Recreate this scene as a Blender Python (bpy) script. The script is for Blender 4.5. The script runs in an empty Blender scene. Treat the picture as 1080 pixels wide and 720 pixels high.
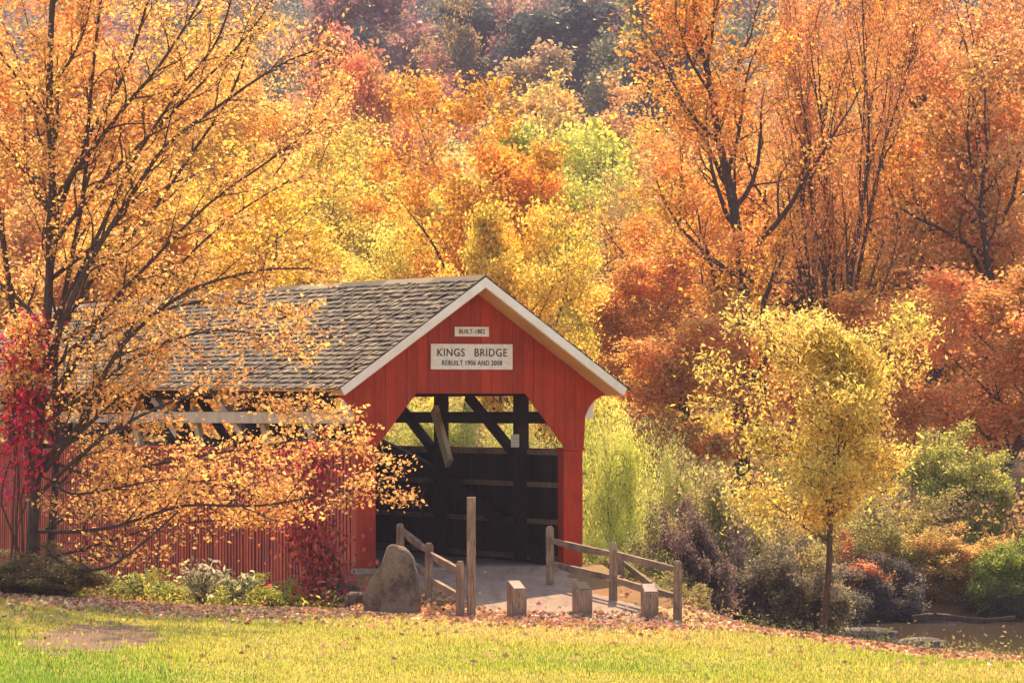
import bpy, bmesh, math, random
import numpy as np
from mathutils import Vector, Matrix
C = bpy.context.scene.collection
R = math.radians
F, CXP, HOR, CAMD, CAMZ = 4740.0, 540.0, 437.0, 88.0, 2.98
TH = R(22)
# ------------------------------------------------------------------ helpers
def at(px, py, d):
    return ((px-CXP)/F*d, d-CAMD, CAMZ+(HOR-py)/F*d)

def tag(o, label=None, cat=None, group=None, kind=None):
    if label: o['label'] = label
    if cat: o['category'] = cat
    if group: o['group'] = group
    if kind: o['kind'] = kind
    return o

def empty(name, loc=(0,0,0), rz=0, label=None, cat=None, group=None):
    o = bpy.data.objects.new(name, None); C.objects.link(o)
    o.location = loc; o.rotation_euler = (0,0,rz); o.empty_display_size = .3
    return tag(o, label, cat, group)

def link(name, me, mat=None, parent=None):
    o = bpy.data.objects.new(name, me); C.objects.link(o)
    if mat is not None: me.materials.append(mat)
    if parent is not None: o.parent = parent
    return o

def np_mesh(name, V, Fq, attr=None, smooth=False):
    """V (N,3), Fq (M,k) numpy arrays -> mesh; attr = per-vertex float 'tint' or colour"""
    V = np.asarray(V, np.float32); Fq = np.asarray(Fq, np.int32)
    me = bpy.data.meshes.new(name)
    me.vertices.add(len(V)); me.vertices.foreach_set('co', V.ravel())
    k = Fq.shape[1]
    me.loops.add(Fq.size); me.loops.foreach_set('vertex_index', Fq.ravel())
    me.polygons.add(len(Fq))
    me.polygons.foreach_set('loop_start', np.arange(0, Fq.size, k, dtype=np.int32))
    me.polygons.foreach_set('loop_total', np.full(len(Fq), k, np.int32))
    if smooth: me.polygons.foreach_set('use_smooth', np.ones(len(Fq), bool))
    for nm, a in (attr or {}).items():
        a = np.asarray(a, np.float32)
        if a.ndim == 1:
            at_ = me.attributes.new(nm, 'FLOAT', 'POINT'); at_.data.foreach_set('value', a)
        else:
            at_ = me.attributes.new(nm, 'FLOAT_COLOR', 'POINT')
            at_.data.foreach_set('color', np.c_[a, np.ones(len(a))].astype(np.float32).ravel())
    me.update(calc_edges=True)
    return me

class MB:
    """collects boxes and bars, links them as one mesh"""
    def __init__(s): s.v = []; s.f = []
    def poly(s, vs, fs):
        n = len(s.v); s.v += [tuple(v) for v in vs]; s.f += [tuple(i+n for i in f) for f in fs]
    def box(s, x0, x1, y0, y1, z0, z1, M=None):
        vs = [(x,y,z) for z in (z0,z1) for (x,y) in ((x0,y0),(x1,y0),(x1,y1),(x0,y1))]
        if M is not None: vs = [M @ Vector(v) for v in vs]
        s.poly(vs, [(3,2,1,0),(4,5,6,7),(0,1,5,4),(1,2,6,5),(2,3,7,6),(3,0,4,7)])
    def bar(s, a, b, w, h, up=(0,0,1), w2=None, h2=None):
        a = Vector(a); b = Vector(b); d = (b-a).normalized(); upv = Vector(up)
        if abs(d.dot(upv)) > .98: upv = Vector((0,1,0))
        sx = d.cross(upv).normalized(); sz = sx.cross(d).normalized()
        w2 = w if w2 is None else w2; h2 = h if h2 is None else h2
        vs = []
        for p, ww, hh in ((a,w,h),(b,w2,h2)):
            for i, j in ((-1,-1),(1,-1),(1,1),(-1,1)):
                vs.append(p + sx*(i*ww/2) + sz*(j*hh/2))
        s.poly(vs, [(0,1,2,3),(7,6,5,4),(0,4,5,1),(1,5,6,2),(2,6,7,3),(3,7,4,0)])
    def build(s, name, mat, parent=None, bevel=0, smooth=False, rough=0, seed=0):
        me = bpy.data.meshes.new(name); me.from_pydata(s.v, [], s.f)
        bm = bmesh.new(); bm.from_mesh(me); bmesh.ops.recalc_face_normals(bm, faces=bm.faces)
        if bevel: bmesh.ops.bevel(bm, geom=list(bm.edges), offset=bevel, segments=1, affect='EDGES', clamp_overlap=True)
        if rough:
            rg = random.Random(seed)
            for v in bm.verts: v.co += Vector((rg.uniform(-1,1), rg.uniform(-1,1), rg.uniform(-1,1)))*rough
        bm.to_mesh(me); bm.free()
        if smooth:
            for p in me.polygons: p.use_smooth = True
        return link(name, me, mat, parent)

# ------------------------------------------------------------------ materials
def mat(name):
    m = bpy.data.materials.new(name); m.use_nodes = True
    nt = m.node_tree; nt.nodes.clear()
    return m, nt
def nd(nt, t, **kw):
    n = nt.nodes.new(t)
    for k, v in kw.items():
        if k in n.inputs: n.inputs[k].default_value = v
        else: setattr(n, k, v)
    return n
def ramp(nt, fac, stops):
    r = nt.nodes.new('ShaderNodeValToRGB')
    while len(r.color_ramp.elements) < len(stops): r.color_ramp.elements.new(.5)
    for e, (p, c) in zip(r.color_ramp.elements, stops):
        e.position = p; e.color = (*c, 1) if len(c) == 3 else c
    nt.links.new(fac, r.inputs[0]); return r.outputs[0]
def mix(nt, fac, a, b, mode='MIX'):
    m = nt.nodes.new('ShaderNodeMix'); m.data_type = 'RGBA'; m.blend_type = mode
    for sock, v in ((m.inputs[0], fac), (m.inputs[6], a), (m.inputs[7], b)):
        if isinstance(v, (int, float)): sock.default_value = v
        elif isinstance(v, tuple): sock.default_value = (*v, 1)
        else: nt.links.new(v, sock)
    return m.outputs[2]
def noise(nt, scale, detail=4, vec=None, rough=.6, stretch=None, coord='Object'):
    tc = nt.nodes.new('ShaderNodeTexCoord'); n = nd(nt, 'ShaderNodeTexNoise', Scale=scale, Detail=detail, Roughness=rough)
    v = vec or tc.outputs[coord]
    if stretch:
        mp = nt.nodes.new('ShaderNodeMapping'); mp.inputs['Scale'].default_value = stretch
        nt.links.new(v, mp.inputs[0]); v = mp.outputs[0]
    nt.links.new(v, n.inputs['Vector']); return n.outputs['Fac']
def finish(nt, col, rough=.8, spec=.3, bump=None, bstr=.4, bdist=.02, metal=0):
    p = nt.nodes.new('ShaderNodeBsdfPrincipled'); o = nt.nodes.new('ShaderNodeOutputMaterial')
    if isinstance(col, tuple): p.inputs['Base Color'].default_value = (*col, 1)
    else: nt.links.new(col, p.inputs['Base Color'])
    if isinstance(rough, (int, float)): p.inputs['Roughness'].default_value = rough
    else: nt.links.new(rough, p.inputs['Roughness'])
    p.inputs['Specular IOR Level'].default_value = spec
    if bump is not None:
        b = nd(nt, 'ShaderNodeBump', Strength=bstr, Distance=bdist); nt.links.new(bump, b.inputs['Height'])
        nt.links.new(b.outputs[0], p.inputs['Normal'])
    nt.links.new(p.outputs[0], o.inputs[0]); return p

def island(nt):
    g = nt.nodes.new('ShaderNodeNewGeometry'); return g.outputs['Random Per Island']

def wood(name, c1, c2, c3=None, grain=(14,14,1.2), isl=.5, rough=.85, spec=.2, bstr=.5, cracks=False):
    m, nt = mat(name)
    n = noise(nt, 3.0, 8, stretch=grain)
    n2 = noise(nt, 1.3, 3)
    col = ramp(nt, n, [(.3, c1), (.7, c2)])
    if c3: col = mix(nt, ramp(nt, n2, [(.45, (0,0,0)), (.7, (1,1,1))]), col, c3)
    if cracks:
        ck = noise(nt, 4.0, 6, stretch=tuple(g*1.6 for g in grain), rough=.7)
        col = mix(nt, ramp(nt, ck, [(.57,(0,0,0)), (.62,(.85,.85,.85))]), col, (.035,.02,.016))
    v = ramp(nt, island(nt), [(0, (1-isl*.5,)*3), (1, (1+isl*.5,)*3)])
    col = mix(nt, 1.0, col, v, 'MULTIPLY')
    finish(nt, col, rough, spec, n, bstr, .01)
    return m

M = {}
def streaks(m, fade, dark):
    nt = m.node_tree; p = [n for n in nt.nodes if n.type == 'BSDF_PRINCIPLED'][0]; c = p.inputs['Base Color'].links[0].from_socket
    a = noise(nt, 1.6, 8, stretch=(6,6,.7), rough=.75); b = noise(nt, 2.3, 9, stretch=(9,9,1.4), rough=.8)
    c = mix(nt, ramp(nt, a, [(.5,(0,0,0)), (.72,(.55,.55,.55))]), c, fade)
    c = mix(nt, ramp(nt, b, [(.56,(0,0,0)), (.68,(.6,.6,.6))]), c, dark)
    nt.links.new(c, p.inputs['Base Color'])
M['red'] = wood('red_painted_boards', (.33,.022,.007), (.43,.034,.010), (.26,.020,.011), isl=.32, rough=.6, spec=.25, bstr=.25)
M['redslat'] = wood('red_painted_slats', (.36,.034,.013), (.52,.058,.02), (.24,.028,.018), isl=.7, rough=.6, spec=.3, bstr=.3)
streaks(M['red'], (.50,.10,.05), (.17,.018,.012)); streaks(M['redslat'], (.52,.13,.07), (.16,.02,.015))
M['white'] = wood('white_painted_trim', (.74,.70,.68), (.82,.79,.77), (.66,.6,.56), isl=.05, rough=.55)
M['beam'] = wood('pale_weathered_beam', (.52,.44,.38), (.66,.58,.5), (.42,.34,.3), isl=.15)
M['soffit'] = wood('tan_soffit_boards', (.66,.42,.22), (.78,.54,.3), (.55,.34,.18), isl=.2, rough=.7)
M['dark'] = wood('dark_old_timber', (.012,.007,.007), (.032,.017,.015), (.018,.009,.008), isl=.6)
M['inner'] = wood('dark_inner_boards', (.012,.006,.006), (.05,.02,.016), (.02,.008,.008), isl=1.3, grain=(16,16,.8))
M['deck'] = wood('deck_planks', (.16,.13,.12), (.28,.24,.22), isl=.3)
M['rail'] = wood('weathered_rail_wood', (.12,.07,.05), (.38,.26,.19), (.12,.075,.06), isl=.25, grain=(10,10,1.0), cracks=True, bstr=.8)
M['railx'] = wood('weathered_split_rail', (.12,.07,.05), (.40,.27,.19), (.12,.075,.06), isl=.25, grain=(2,12,12), cracks=True, bstr=.8)
M['endgrain'] = wood('cut_post_top', (.42,.3,.24), (.58,.44,.36), (.1,.06,.05), isl=.1, grain=(6,6,6))
M['palewood'] = wood('pale_brace_wood', (.5,.36,.24), (.66,.5,.36), isl=.1)  # pale brown, well lighter than the truss posts

def shingle_mat():
    m, nt = mat('weathered_shingles')
    c = ramp(nt, island(nt), [(0,(.045,.03,.028)), (.35,(.085,.062,.05)), (.75,(.15,.112,.082)), (1,(.27,.21,.15))])
    n = noise(nt, 5, 6, stretch=(18,4,4)); n2 = noise(nt, .45, 4)
    c = mix(nt, 1.0, c, ramp(nt, n, [(.3,(.7,.66,.66)), (.7,(1.15,1.12,1.05))]), 'MULTIPLY')
    c = mix(nt, ramp(nt, n2, [(.5,(0,0,0)), (.72,(.55,.55,.55))]), c, (.13,.10,.085))
    finish(nt, c, .85, .25, n, .6, .01); return m
M['shingle'] = shingle_mat()

def stone_mat(name, c1, c2, c3):
    m, nt = mat(name)
    n = noise(nt, 5, 12, rough=.78); n2 = noise(nt, 2.2, 8, rough=.7); n3 = noise(nt, 26, 6)
    c = ramp(nt, n, [(.3, c1), (.68, c2)])
    c = mix(nt, ramp(nt, n2, [(.46,(0,0,0)), (.62,(.9,.9,.9))]), c, c3)
    c = mix(nt, ramp(nt, n3, [(.55,(0,0,0)), (.7,(.5,.5,.5))]), c, tuple(x*.5 for x in c1))
    finish(nt, c, .9, .2, n, 1.0, .12); return m
M['stone'] = stone_mat('boulder_stone', (.17,.12,.095), (.36,.27,.20), (.07,.05,.048))
M['stone2'] = stone_mat('abutment_stone', (.34,.28,.24), (.60,.5,.4), (.2,.16,.14))
M['wetstone'] = stone_mat('creek_rock', (.10,.08,.08), (.34,.27,.24), (.05,.04,.04))

def bark(name, c1, c2):
    m, nt = mat(name)
    n = noise(nt, 5, 6, stretch=(5,5,1)); 
    c = ramp(nt, n, [(.3, c1), (.7, c2)])
    finish(nt, c, .95, .1, n, .7, .03); return m
M['bark'] = bark('grey_brown_bark', (.035,.024,.024), (.11,.075,.07))
M['barkw'] = bark('warm_brown_bark', (.05,.028,.022), (.14,.08,.06))

def leaf_mat(name, src='obj', transl=.55, gloss=.03, rough=.45):
    m, nt = mat(name)
    if src == 'obj':
        c = nt.nodes.new('ShaderNodeObjectInfo').outputs['Color']
    else:
        a = nt.nodes.new('ShaderNodeAttribute'); a.attribute_name = 'leafcol'; c = a.outputs['Color']
    t = nt.nodes.new('ShaderNodeAttribute'); t.attribute_name = 'tint'
    h = nt.nodes.new('ShaderNodeHueSaturation')
    mr = nd(nt, 'ShaderNodeMapRange'); mr.inputs['To Min'].default_value = .457; mr.inputs['To Max'].default_value = .54
    nt.links.new(t.outputs['Fac'], mr.inputs['Value']); nt.links.new(mr.outputs[0], h.inputs['Hue'])
    mv = nd(nt, 'ShaderNodeMapRange'); mv.inputs['To Min'].default_value = .28; mv.inputs['To Max'].default_value = 1.6
    t2 = nt.nodes.new('ShaderNodeAttribute'); t2.attribute_name = 'val'
    nt.links.new(t2.outputs['Fac'], mv.inputs['Value']); nt.links.new(mv.outputs[0], h.inputs['Value'])
    nt.links.new(c, h.inputs['Color']); c = h.outputs[0]
    d = nd(nt, 'ShaderNodeBsdfDiffuse'); tr = nd(nt, 'ShaderNodeBsdfTranslucent'); g = nd(nt, 'ShaderNodeBsdfGlossy', Roughness=rough)
    g.inputs['Color'].default_value = (.9,.85,.8,1)
    nt.links.new(c, d.inputs['Color']); nt.links.new(c, tr.inputs['Color'])
    m1 = nd(nt, 'ShaderNodeMixShader'); m1.inputs[0].default_value = transl
    nt.links.new(d.outputs[0], m1.inputs[1]); nt.links.new(tr.outputs[0], m1.inputs[2])
    m2 = nd(nt, 'ShaderNodeMixShader'); m2.inputs[0].default_value = gloss
    nt.links.new(m1.outputs[0], m2.inputs[1]); nt.links.new(g.outputs[0], m2.inputs[2])
    o = nt.nodes.new('ShaderNodeOutputMaterial'); nt.links.new(m2.outputs[0], o.inputs[0])
    return m
M['leaf'] = leaf_mat('leaf_by_tree')
M['leafmass'] = leaf_mat('leaf_by_crown', 'attr', gloss=.02)
M['litter'] = leaf_mat('fallen_leaf', 'attr', .15, .05)
M['grass'] = leaf_mat('grass_blade', 'attr', .5, .04)

# ------------------------------------------------------------------ terrain
LZX = [-40,-20,-9,-5.7,-0.7,3.7,5.5,7,9,14,40]
LZZ = [0.3,0.1,-.2,-.4,-.60,-.74,-.95,-1.14,-1.30,-1.5,-1.8]
PRY = [-9,-6,-3,2,5,8,11,28,30,32,36,44,60,110,162,232,332,450,560,700,930]
PRZ = [0,-.22,-.42,-1.5,-2.1,-2.55,-2.95,-2.9,-2.35,-1.7,-.9,0.1,1.4,4.2,7.5,13,22,36,52,84,112]
def sstep(a, b, x):
    t = np.clip((x-a)/(b-a), 0, 1); return t*t*(3-2*t)
def ground(x, y, rough=True):
    x = np.asarray(x, float); y = np.asarray(y, float)
    lz = np.interp(x, LZX, LZZ)
    cyc = 1.3*np.sin(x/17.0) + 0.05*np.clip(x,-60,60)
    yy = np.where(y > 4, y - cyc*sstep(4,14,y), y)
    near = lz + np.interp(y, [-9,-6,-3,2], [0,-.16,-.34,-.75])
    prof = np.interp(yy, PRY, PRZ)
    k = sstep(0, 9, y)
    side = near*(1-k) + prof*k
    # lawn in front
    fr = np.interp(y, [-200,-88,-28,-9], [1.3,1.3,-.6,0])
    w = np.interp(y, [-28,-9], [0,1]); w = w*w*(3-2*w)
    front = np.where(y < -28, fr, -.6*(1-w) + lz*w)
    # path corridor
    path = .08*np.clip(y, -9, 0)
    xl = np.interp(y, [-9,0], [-1.8,-3.3]); xr = np.interp(y, [-9,0], [3.6,1.8])
    cw = sstep(xl-1.4, xl, x)*(1-sstep(xr, xr+1.2, x))*(1-sstep(.5,1.6,y - (x+.8)*.4))*sstep(-10.5,-7.5,y)
    z = np.where(y < -9, front, side)
    z = z*(1-cw) + path*cw
    # small relief
    if rough:
        z = z + .05*np.sin(x*.7+y*.31)*np.sin(y*.53-x*.2)*(1-cw) + .9*np.sin(x/23.+1)*np.sin(y/31.)*sstep(50,140,y) \
            + 4*np.sin(x/90.+.6)*sstep(200,420,y)
    return z
def gz(x, y): return float(ground(x, y))

def axis(segs):
    out = []
    for a, b, st in segs:
        n = max(1, int(round((b-a)/st))); out += list(np.linspace(a, b, n, endpoint=False))
    out.append(segs[-1][1]); return np.array(out)
gx = axis([(-420,-60,18),(-60,-15,2.5),(-15,15,.3),(15,60,2.5),(60,420,18)])
gy = axis([(-180,-34,6),(-34,-9,.4),(-9,14,.25),(14,50,.5),(50,130,3),(130,920,14)])
def grid_obj(name, xs, ys, material, sel=None, dz=0):
    X, Y = np.meshgrid(xs, ys); Z = ground(X, Y)+dz
    V = np.c_[X.ravel(), Y.ravel(), Z.ravel()]
    nx, ny = len(xs), len(ys)
    i, j = np.meshgrid(np.arange(nx-1), np.arange(ny-1))
    a = (j*nx+i).ravel(); Fq = np.c_[a, a+1, a+1+nx, a+nx]
    if sel is not None:
        cx = (V[Fq[:,0],0]+V[Fq[:,2],0])/2; cy = (V[Fq[:,0],1]+V[Fq[:,2],1])/2
        Fq = Fq[sel(cx, cy)]
        used, inv = np.unique(Fq, return_inverse=True); V = V[used]; Fq = inv.reshape(Fq.shape)
    return link(name, np_mesh(name, V, Fq, smooth=True), material)

def lawn_mat():
    m, nt = mat('lawn_turf')
    big = noise(nt, .22, 4); mid = noise(nt, 1.1, 6, stretch=(1,.5,1)); fine = noise(nt, 16, 6, stretch=(1,.5,1))
    geo = nt.nodes.new('ShaderNodeTexCoord'); sp = nt.nodes.new('ShaderNodeSeparateXYZ'); nt.links.new(geo.outputs['Object'], sp.inputs[0])
    c = ramp(nt, mid, [(.3,(.17,.19,.018)), (.5,(.28,.25,.028)), (.7,(.42,.31,.06))])
    c = mix(nt, ramp(nt, fine, [(.42,(0,0,0)), (.66,(.8,.8,.8))]), c, (.34,.24,.08))
    # dry, leaf strewn strip by the path and crest
    mr = nd(nt, 'ShaderNodeMapRange'); mr.inputs['From Min'].default_value = -15.5; mr.inputs['From Max'].default_value = -9
    ad = nd(nt, 'ShaderNodeMath', operation='MULTIPLY_ADD'); ad.inputs[1].default_value = 5.0
    nt.links.new(mid, ad.inputs[0]); nt.links.new(sp.outputs['Y'], ad.inputs[2])
    mr.inputs['From Min'].default_value = -13.5; mr.inputs['From Max'].default_value = -5.5
    nt.links.new(ad.outputs[0], mr.inputs['Value'])
    c = mix(nt, mr.outputs[0], c, mix(nt, fine, (.36,.24,.11), (.5,.32,.17)))
    # worn earth patch
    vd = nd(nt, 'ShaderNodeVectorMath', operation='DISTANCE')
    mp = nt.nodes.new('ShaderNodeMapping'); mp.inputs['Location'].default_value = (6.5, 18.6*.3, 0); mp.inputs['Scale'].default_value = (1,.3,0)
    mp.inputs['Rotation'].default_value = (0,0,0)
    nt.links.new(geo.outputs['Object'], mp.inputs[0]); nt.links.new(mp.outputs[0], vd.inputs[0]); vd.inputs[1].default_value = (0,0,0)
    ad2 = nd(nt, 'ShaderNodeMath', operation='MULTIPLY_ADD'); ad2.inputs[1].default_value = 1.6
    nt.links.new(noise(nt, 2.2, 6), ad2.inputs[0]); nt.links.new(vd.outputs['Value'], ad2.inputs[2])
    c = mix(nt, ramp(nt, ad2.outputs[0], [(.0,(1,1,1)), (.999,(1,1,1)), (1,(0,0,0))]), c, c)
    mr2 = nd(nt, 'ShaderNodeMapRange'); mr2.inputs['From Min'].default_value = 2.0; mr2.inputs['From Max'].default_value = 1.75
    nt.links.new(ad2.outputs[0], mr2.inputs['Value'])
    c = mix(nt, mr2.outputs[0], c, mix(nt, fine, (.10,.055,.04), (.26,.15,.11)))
    finish(nt, c, .95, .1, fine, .8, .04); return m
def floor_mat():
    m, nt = mat('leafy_forest_floor')
    a = noise(nt, .8, 6); b = noise(nt, 9, 8)
    c = ramp(nt, a, [(.3,(.10,.06,.035)), (.55,(.22,.12,.05)), (.75,(.16,.15,.04))])
    c = mix(nt, ramp(nt, b, [(.4,(0,0,0)), (.7,(1,1,1))]), c, (.3,.15,.07))
    finish(nt, c, .95, .1, b, .8, .06); return m
def path_mat():
    m, nt = mat('gravel_path')
    a = noise(nt, 1.2, 5); b = noise(nt, 30, 6); l = noise(nt, 12, 2)
    c = ramp(nt, a, [(.3,(.27,.19,.15)), (.7,(.42,.31,.25))])
    c = mix(nt, ramp(nt, b, [(.35,(0,0,0)), (.75,(.6,.6,.6))]), c, (.17,.11,.09))
    c = mix(nt, ramp(nt, l, [(.62,(0,0,0)), (.68,(.7,.7,.7))]), c, (.45,.22,.13))
    tr = noise(nt, .9, 6, stretch=(4,.6,1), rough=.7)
    c = mix(nt, ramp(nt, tr, [(.5,(0,0,0)), (.66,(.6,.6,.6))]), c, (.15,.10,.08))
    finish(nt, c, .95, .1, b, .8, .03); return m
def bare_mat():
    m, nt = mat('sandy_soil')
    b = noise(nt, 14, 8)
    c = ramp(nt, b, [(.3,(.38,.25,.16)), (.7,(.58,.42,.30))])
    finish(nt, c, .95, .1, b, .6, .03); return m
LM = lawn_mat(); FM = floor_mat()
ys_l = gy
lawn = grid_obj('lawn', gx, gy, LM, lambda x, y: y < -6.5); tag(lawn, kind='structure')
gnd = grid_obj('ground', gx, gy, FM, lambda x, y: y >= -6.5); tag(gnd, kind='structure')

# path sheet: follows the ground, ragged edges
def path_obj():
    rows = 60; V = []; Fq = []
    rg = random.Random(4)
    cols = 24
    ysr = np.linspace(-9.4, .6, rows)
    wob = [rg.uniform(-1,1) for _ in range(rows)]
    for r, y in enumerate(ysr):
        xl = np.interp(y, [-9.4,-8.6,-7.4,-6,-3,0,.6], [1.0,.25,-.35,-.9,-1.9,-2.9,-2.9]) + .14*wob[r]
        xr = np.interp(y, [-9.4,-8.6,-7.4,-5.5,-3,0,.6], [1.9,2.75,2.9,2.0,1.25,1.2,1.2]) + .14*wob[-r-1]
        for c in range(cols):
            x = xl+(xr-xl)*c/(cols-1)
            e = .012 if 0 < c < cols-1 else -.01
            V.append((x, y, float(ground(x, y, True))+e))
    for r in range(rows-1):
        for c in range(cols-1):
            a = r*cols+c; Fq.append((a, a+1, a+1+cols, a+cols))
    return link('path', np_mesh('path', np.array(V), np.array(Fq), smooth=True), path_mat())
tag(path_obj(), kind='structure')

# water
def water_mat():
    m, nt = mat('creek_water')
    n = noise(nt, 2.2, 4, stretch=(.5,3,1))
    finish(nt, (.08,.055,.04), .08, .9, n, .22, .03); return m
wb = MB(); wb.poly([(-120,5,-2.42),(160,5,-2.42),(160,42,-2.42),(-120,42,-2.42)], [(0,1,2,3)])
tag(wb.build('creek_water', water_mat()), kind='structure')

# ------------------------------------------------------------------ bridge
def bridge():
    root = empty('covered_bridge', (-.8,0,0), TH, 'red wooden covered bridge with shingle roof, white rake trim and dark interior', 'covered bridge')
    L = 31.0; AP = 5.66; SL = .72; OV = .75; HW = 3.0
    rz = lambda u: AP - SL*abs(u)
    rg = random.Random(11)
    # gable siding, near and far
    def gable(y0, flip):
        mb = MB(); w = .222; u = -2.9+.001
        def bottom(a):
            b = abs(a)
            if b < 1.15: return 3.39
            if b < 1.98: return 3.39 - (b-1.15)/.83*1.05
            if b < 2.39: return 2.29
            t = min(1, (b-2.39)/.52); return 2.68 + (3.36-2.68)*math.sqrt(max(0, 1-(1-t)**2)) if b > 2.39 else 2.29
        while u < 2.9:
            u1 = min(u+w, 2.9); g = .007 if rg.random() < .85 else .014
            a, b = u+g/2, u1-g/2; dy = rg.uniform(-.006,.006)
            cuts = [a] + [c for c in (-2.39,-2.385,-1.98,-1.15,0,1.15,1.98,2.385,2.39) if a < c < b] + [a+(b-a)*k/6 for k in range(1,6)] + [b]
            cuts = sorted(set(cuts))
            n = len(cuts)
            vs = []
            for c in cuts:
                t_ = rz(c)-.215; bt = min(bottom(c), t_-.01)
                vs += [(c,y0+dy,bt),(c,y0+dy,t_),(c,y0+dy+.03,bt),(c,y0+dy+.03,t_)]
            fs = []
            for k in range(n-1):
                i = 4*k; j = i+4
                fs += [(i,j,j+1,i+1),(i+2,i+3,j+3,j+2),(i,i+2,j+2,j),(i+1,j+1,j+3,i+3)]
            fs += [(0,1,3,2),(4*n-4,4*n-2,4*n-1,4*n-3)]
            mb.poly(vs, fs)
            u = u1
        return mb.build('gable_siding', M['red'], root)
    gable(0, 0); gable(L-.03, 1)
    # portal posts
    for s in (-1, 1):
        for yy in (.032, L-.35):
            mb = MB(); mb.box(*sorted((s*1.975, s*2.385)), yy, yy+.3, -.35, 2.27); mb.build('portal_post', M['red'], root, bevel=.008)
            mb = MB(); mb.box(*sorted((s*1.95, s*2.42)), yy-.035, yy+.33, 2.272, 2.33); mb.build('post_cap', M['red'], root, bevel=.006)
        mb = MB(); mb.box(*sorted((s*2.39, s*2.62)), .05, .12, 2.9, 3.42); mb.build('side_bracket', M['white'], root)
    # portal frame behind the boards (stops light)
    # roof: sheathing, shingles, rakes, soffit
    for s in (-1, 1):
        n = Vector((s*SL,0,1)).normalized(); dn = Vector((s,0,-SL)).normalized()
        camber = lambda y: .10*math.sin(math.pi*min(max((y+OV)/(L+2*OV),0),1))
        mb = MB()
        a = Vector((0,0,AP)); e = Vector((s*HW,0,rz(HW)))
        y0, y1 = -OV, L+OV
        for k in range(12):
            ya = y0+(y1-y0)*k/12; yb = y0+(y1-y0)*(k+1)/12
            pts = []
            for (yy) in (ya, yb):
                c = camber(yy)-.0
                for p, o in ((a,-.03),(e,-.03),(e,-.11),(a,-.11)):
                    q = p+n*o; pts.append((q.x if o > -.1 or p is e else q.x, yy, q.z+c))
            mb.poly(pts, [(0,1,2,3),(4,7,6,5),(0,4,5,1),(1,5,6,2),(2,6,7,3),(3,7,4,0)])
        mb.build('roof_deck', M['soffit'], root)
        # shingles
        mb = MB(); sl = math.hypot(HW, HW*SL)+.05; ex = .155; rows = int(sl/ex)
        for r in range(rows+1):
            d0 = r*ex; y = y0-.03
            while y < y1+.02:
                w = rg.uniform(.10,.24); yb = min(y+w, y1+.03)
                if rg.random() < .012: y = yb; continue
                len_ = .30+rg.uniform(-.012,.02); th = rg.uniform(.02,.04); lift = rg.uniform(.0,.022)
                dend = min(d0+ex+rg.uniform(-.014,.014), sl+.03); dst = max(0, dend-len_)
                c = camber(y)
                vs = []
                for (yy) in (y+.004, yb-.004):
                    for d, o in ((dst,.0),(dend,.02+lift),(dend,.02+lift+th),(dst,.012)):
                        p = a+dn*d+n*(o-.03); vs.append((p.x, yy, p.z+c))
                mb.poly(vs, [(0,1,2,3),(4,7,6,5),(0,4,5,1),(1,5,6,2),(2,6,7,3),(3,7,4,0)])
                y = yb
        mb.build('roof_shingles', M['shingle'], root)
        # rake boards
        for yy in (-OV-.028, L+OV+.003):
            mb = MB(); vs = []
            for y_ in (yy, yy+.025):
                for p, o in ((Vector((0,0,AP)),-.012),(e,-.012),(e+dn*.02,-.17),(Vector((0,0,AP-.0)),-.17)):
                    q = p+n*o
                    if p.x == 0: q = Vector((0,0,AP + o/n.z))
                    vs.append((q.x, y_, q.z))
            mb.poly(vs, [(0,1,2,3),(4,7,6,5),(0,4,5,1),(1,5,6,2),(2,6,7,3),(3,7,4,0)])
            mb.build('rake_board', M['white'], root)
        # soffit box between gable and rake
        mb = MB(); vs = []
        for y_ in (-OV+.001, -.012):
            for p, o in ((Vector((0,0,AP)),-.115),(e,-.115),(e,-.185),(Vector((0,0,AP)),-.185)):
                q = p+n*o
                if p.x == 0: q = Vector((0,0,AP+o/n.z))
                vs.append((q.x, y_, q.z))
        mb.poly(vs, [(0,1,2,3),(4,7,6,5),(0,4,5,1),(1,5,6,2),(2,6,7,3),(3,7,4,0)])
        mb.build('rake_soffit', M['soffit'], root)
    mb = MB()
    for k in range(12):
        y0 = -OV-.02; y1 = L+OV; ya = y0+(y1-y0)*k/12; yb = y0+(y1-y0)*(k+1)/12
        ca = .10*math.sin(math.pi*k/12); cb = .10*math.sin(math.pi*(k+1)/12)
        for s in (-1,1):
            mb.poly([(0,ya,AP+.035+ca),(s*.16,ya,AP-.08+ca),(s*.16,ya,AP-.11+ca),(0,ya,AP+.0+ca),(0,yb,AP+.035+cb),(s*.16,yb,AP-.08+cb),(s*.16,yb,AP-.11+cb),(0,yb,AP+cb)],
                    [(0,1,2,3),(4,7,6,5),(0,4,5,1),(1,5,6,2),(2,6,7,3),(3,7,4,0)])
    mb.build('ridge_cap', M['shingle'], root)
    # side walls
    for s in (-1, 1):
        mb = MB(); y = .36; x0, x1 = sorted((s*2.37, s*2.40))
        while y < L-.4:
            w = .118+rg.uniform(-.016,.016); zb = -.82+rg.uniform(-.06,.05); dx = rg.uniform(-.004,.004)
            mb.box(x0+dx, x1+dx, y, y+w, zb, 2.24); y += w+.078+rg.uniform(-.02,.025)
        mb.build('slat_wall', M['redslat'], root)
        mb = MB(); mb.box(*sorted((s*2.33, s*2.44)), .36, L-.36, 2.243, 2.30); mb.build('top_rail', M['redslat'], root)
        mb = MB(); y = .35
        while y < L-.4:
            w = rg.uniform(.16,.26)
            mb.box(*sorted((s*2.30, s*2.325)), y, y+w-.006, -.55+rg.uniform(-.02,.02), 2.24+rg.uniform(-.02,.0)); y += w
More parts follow.
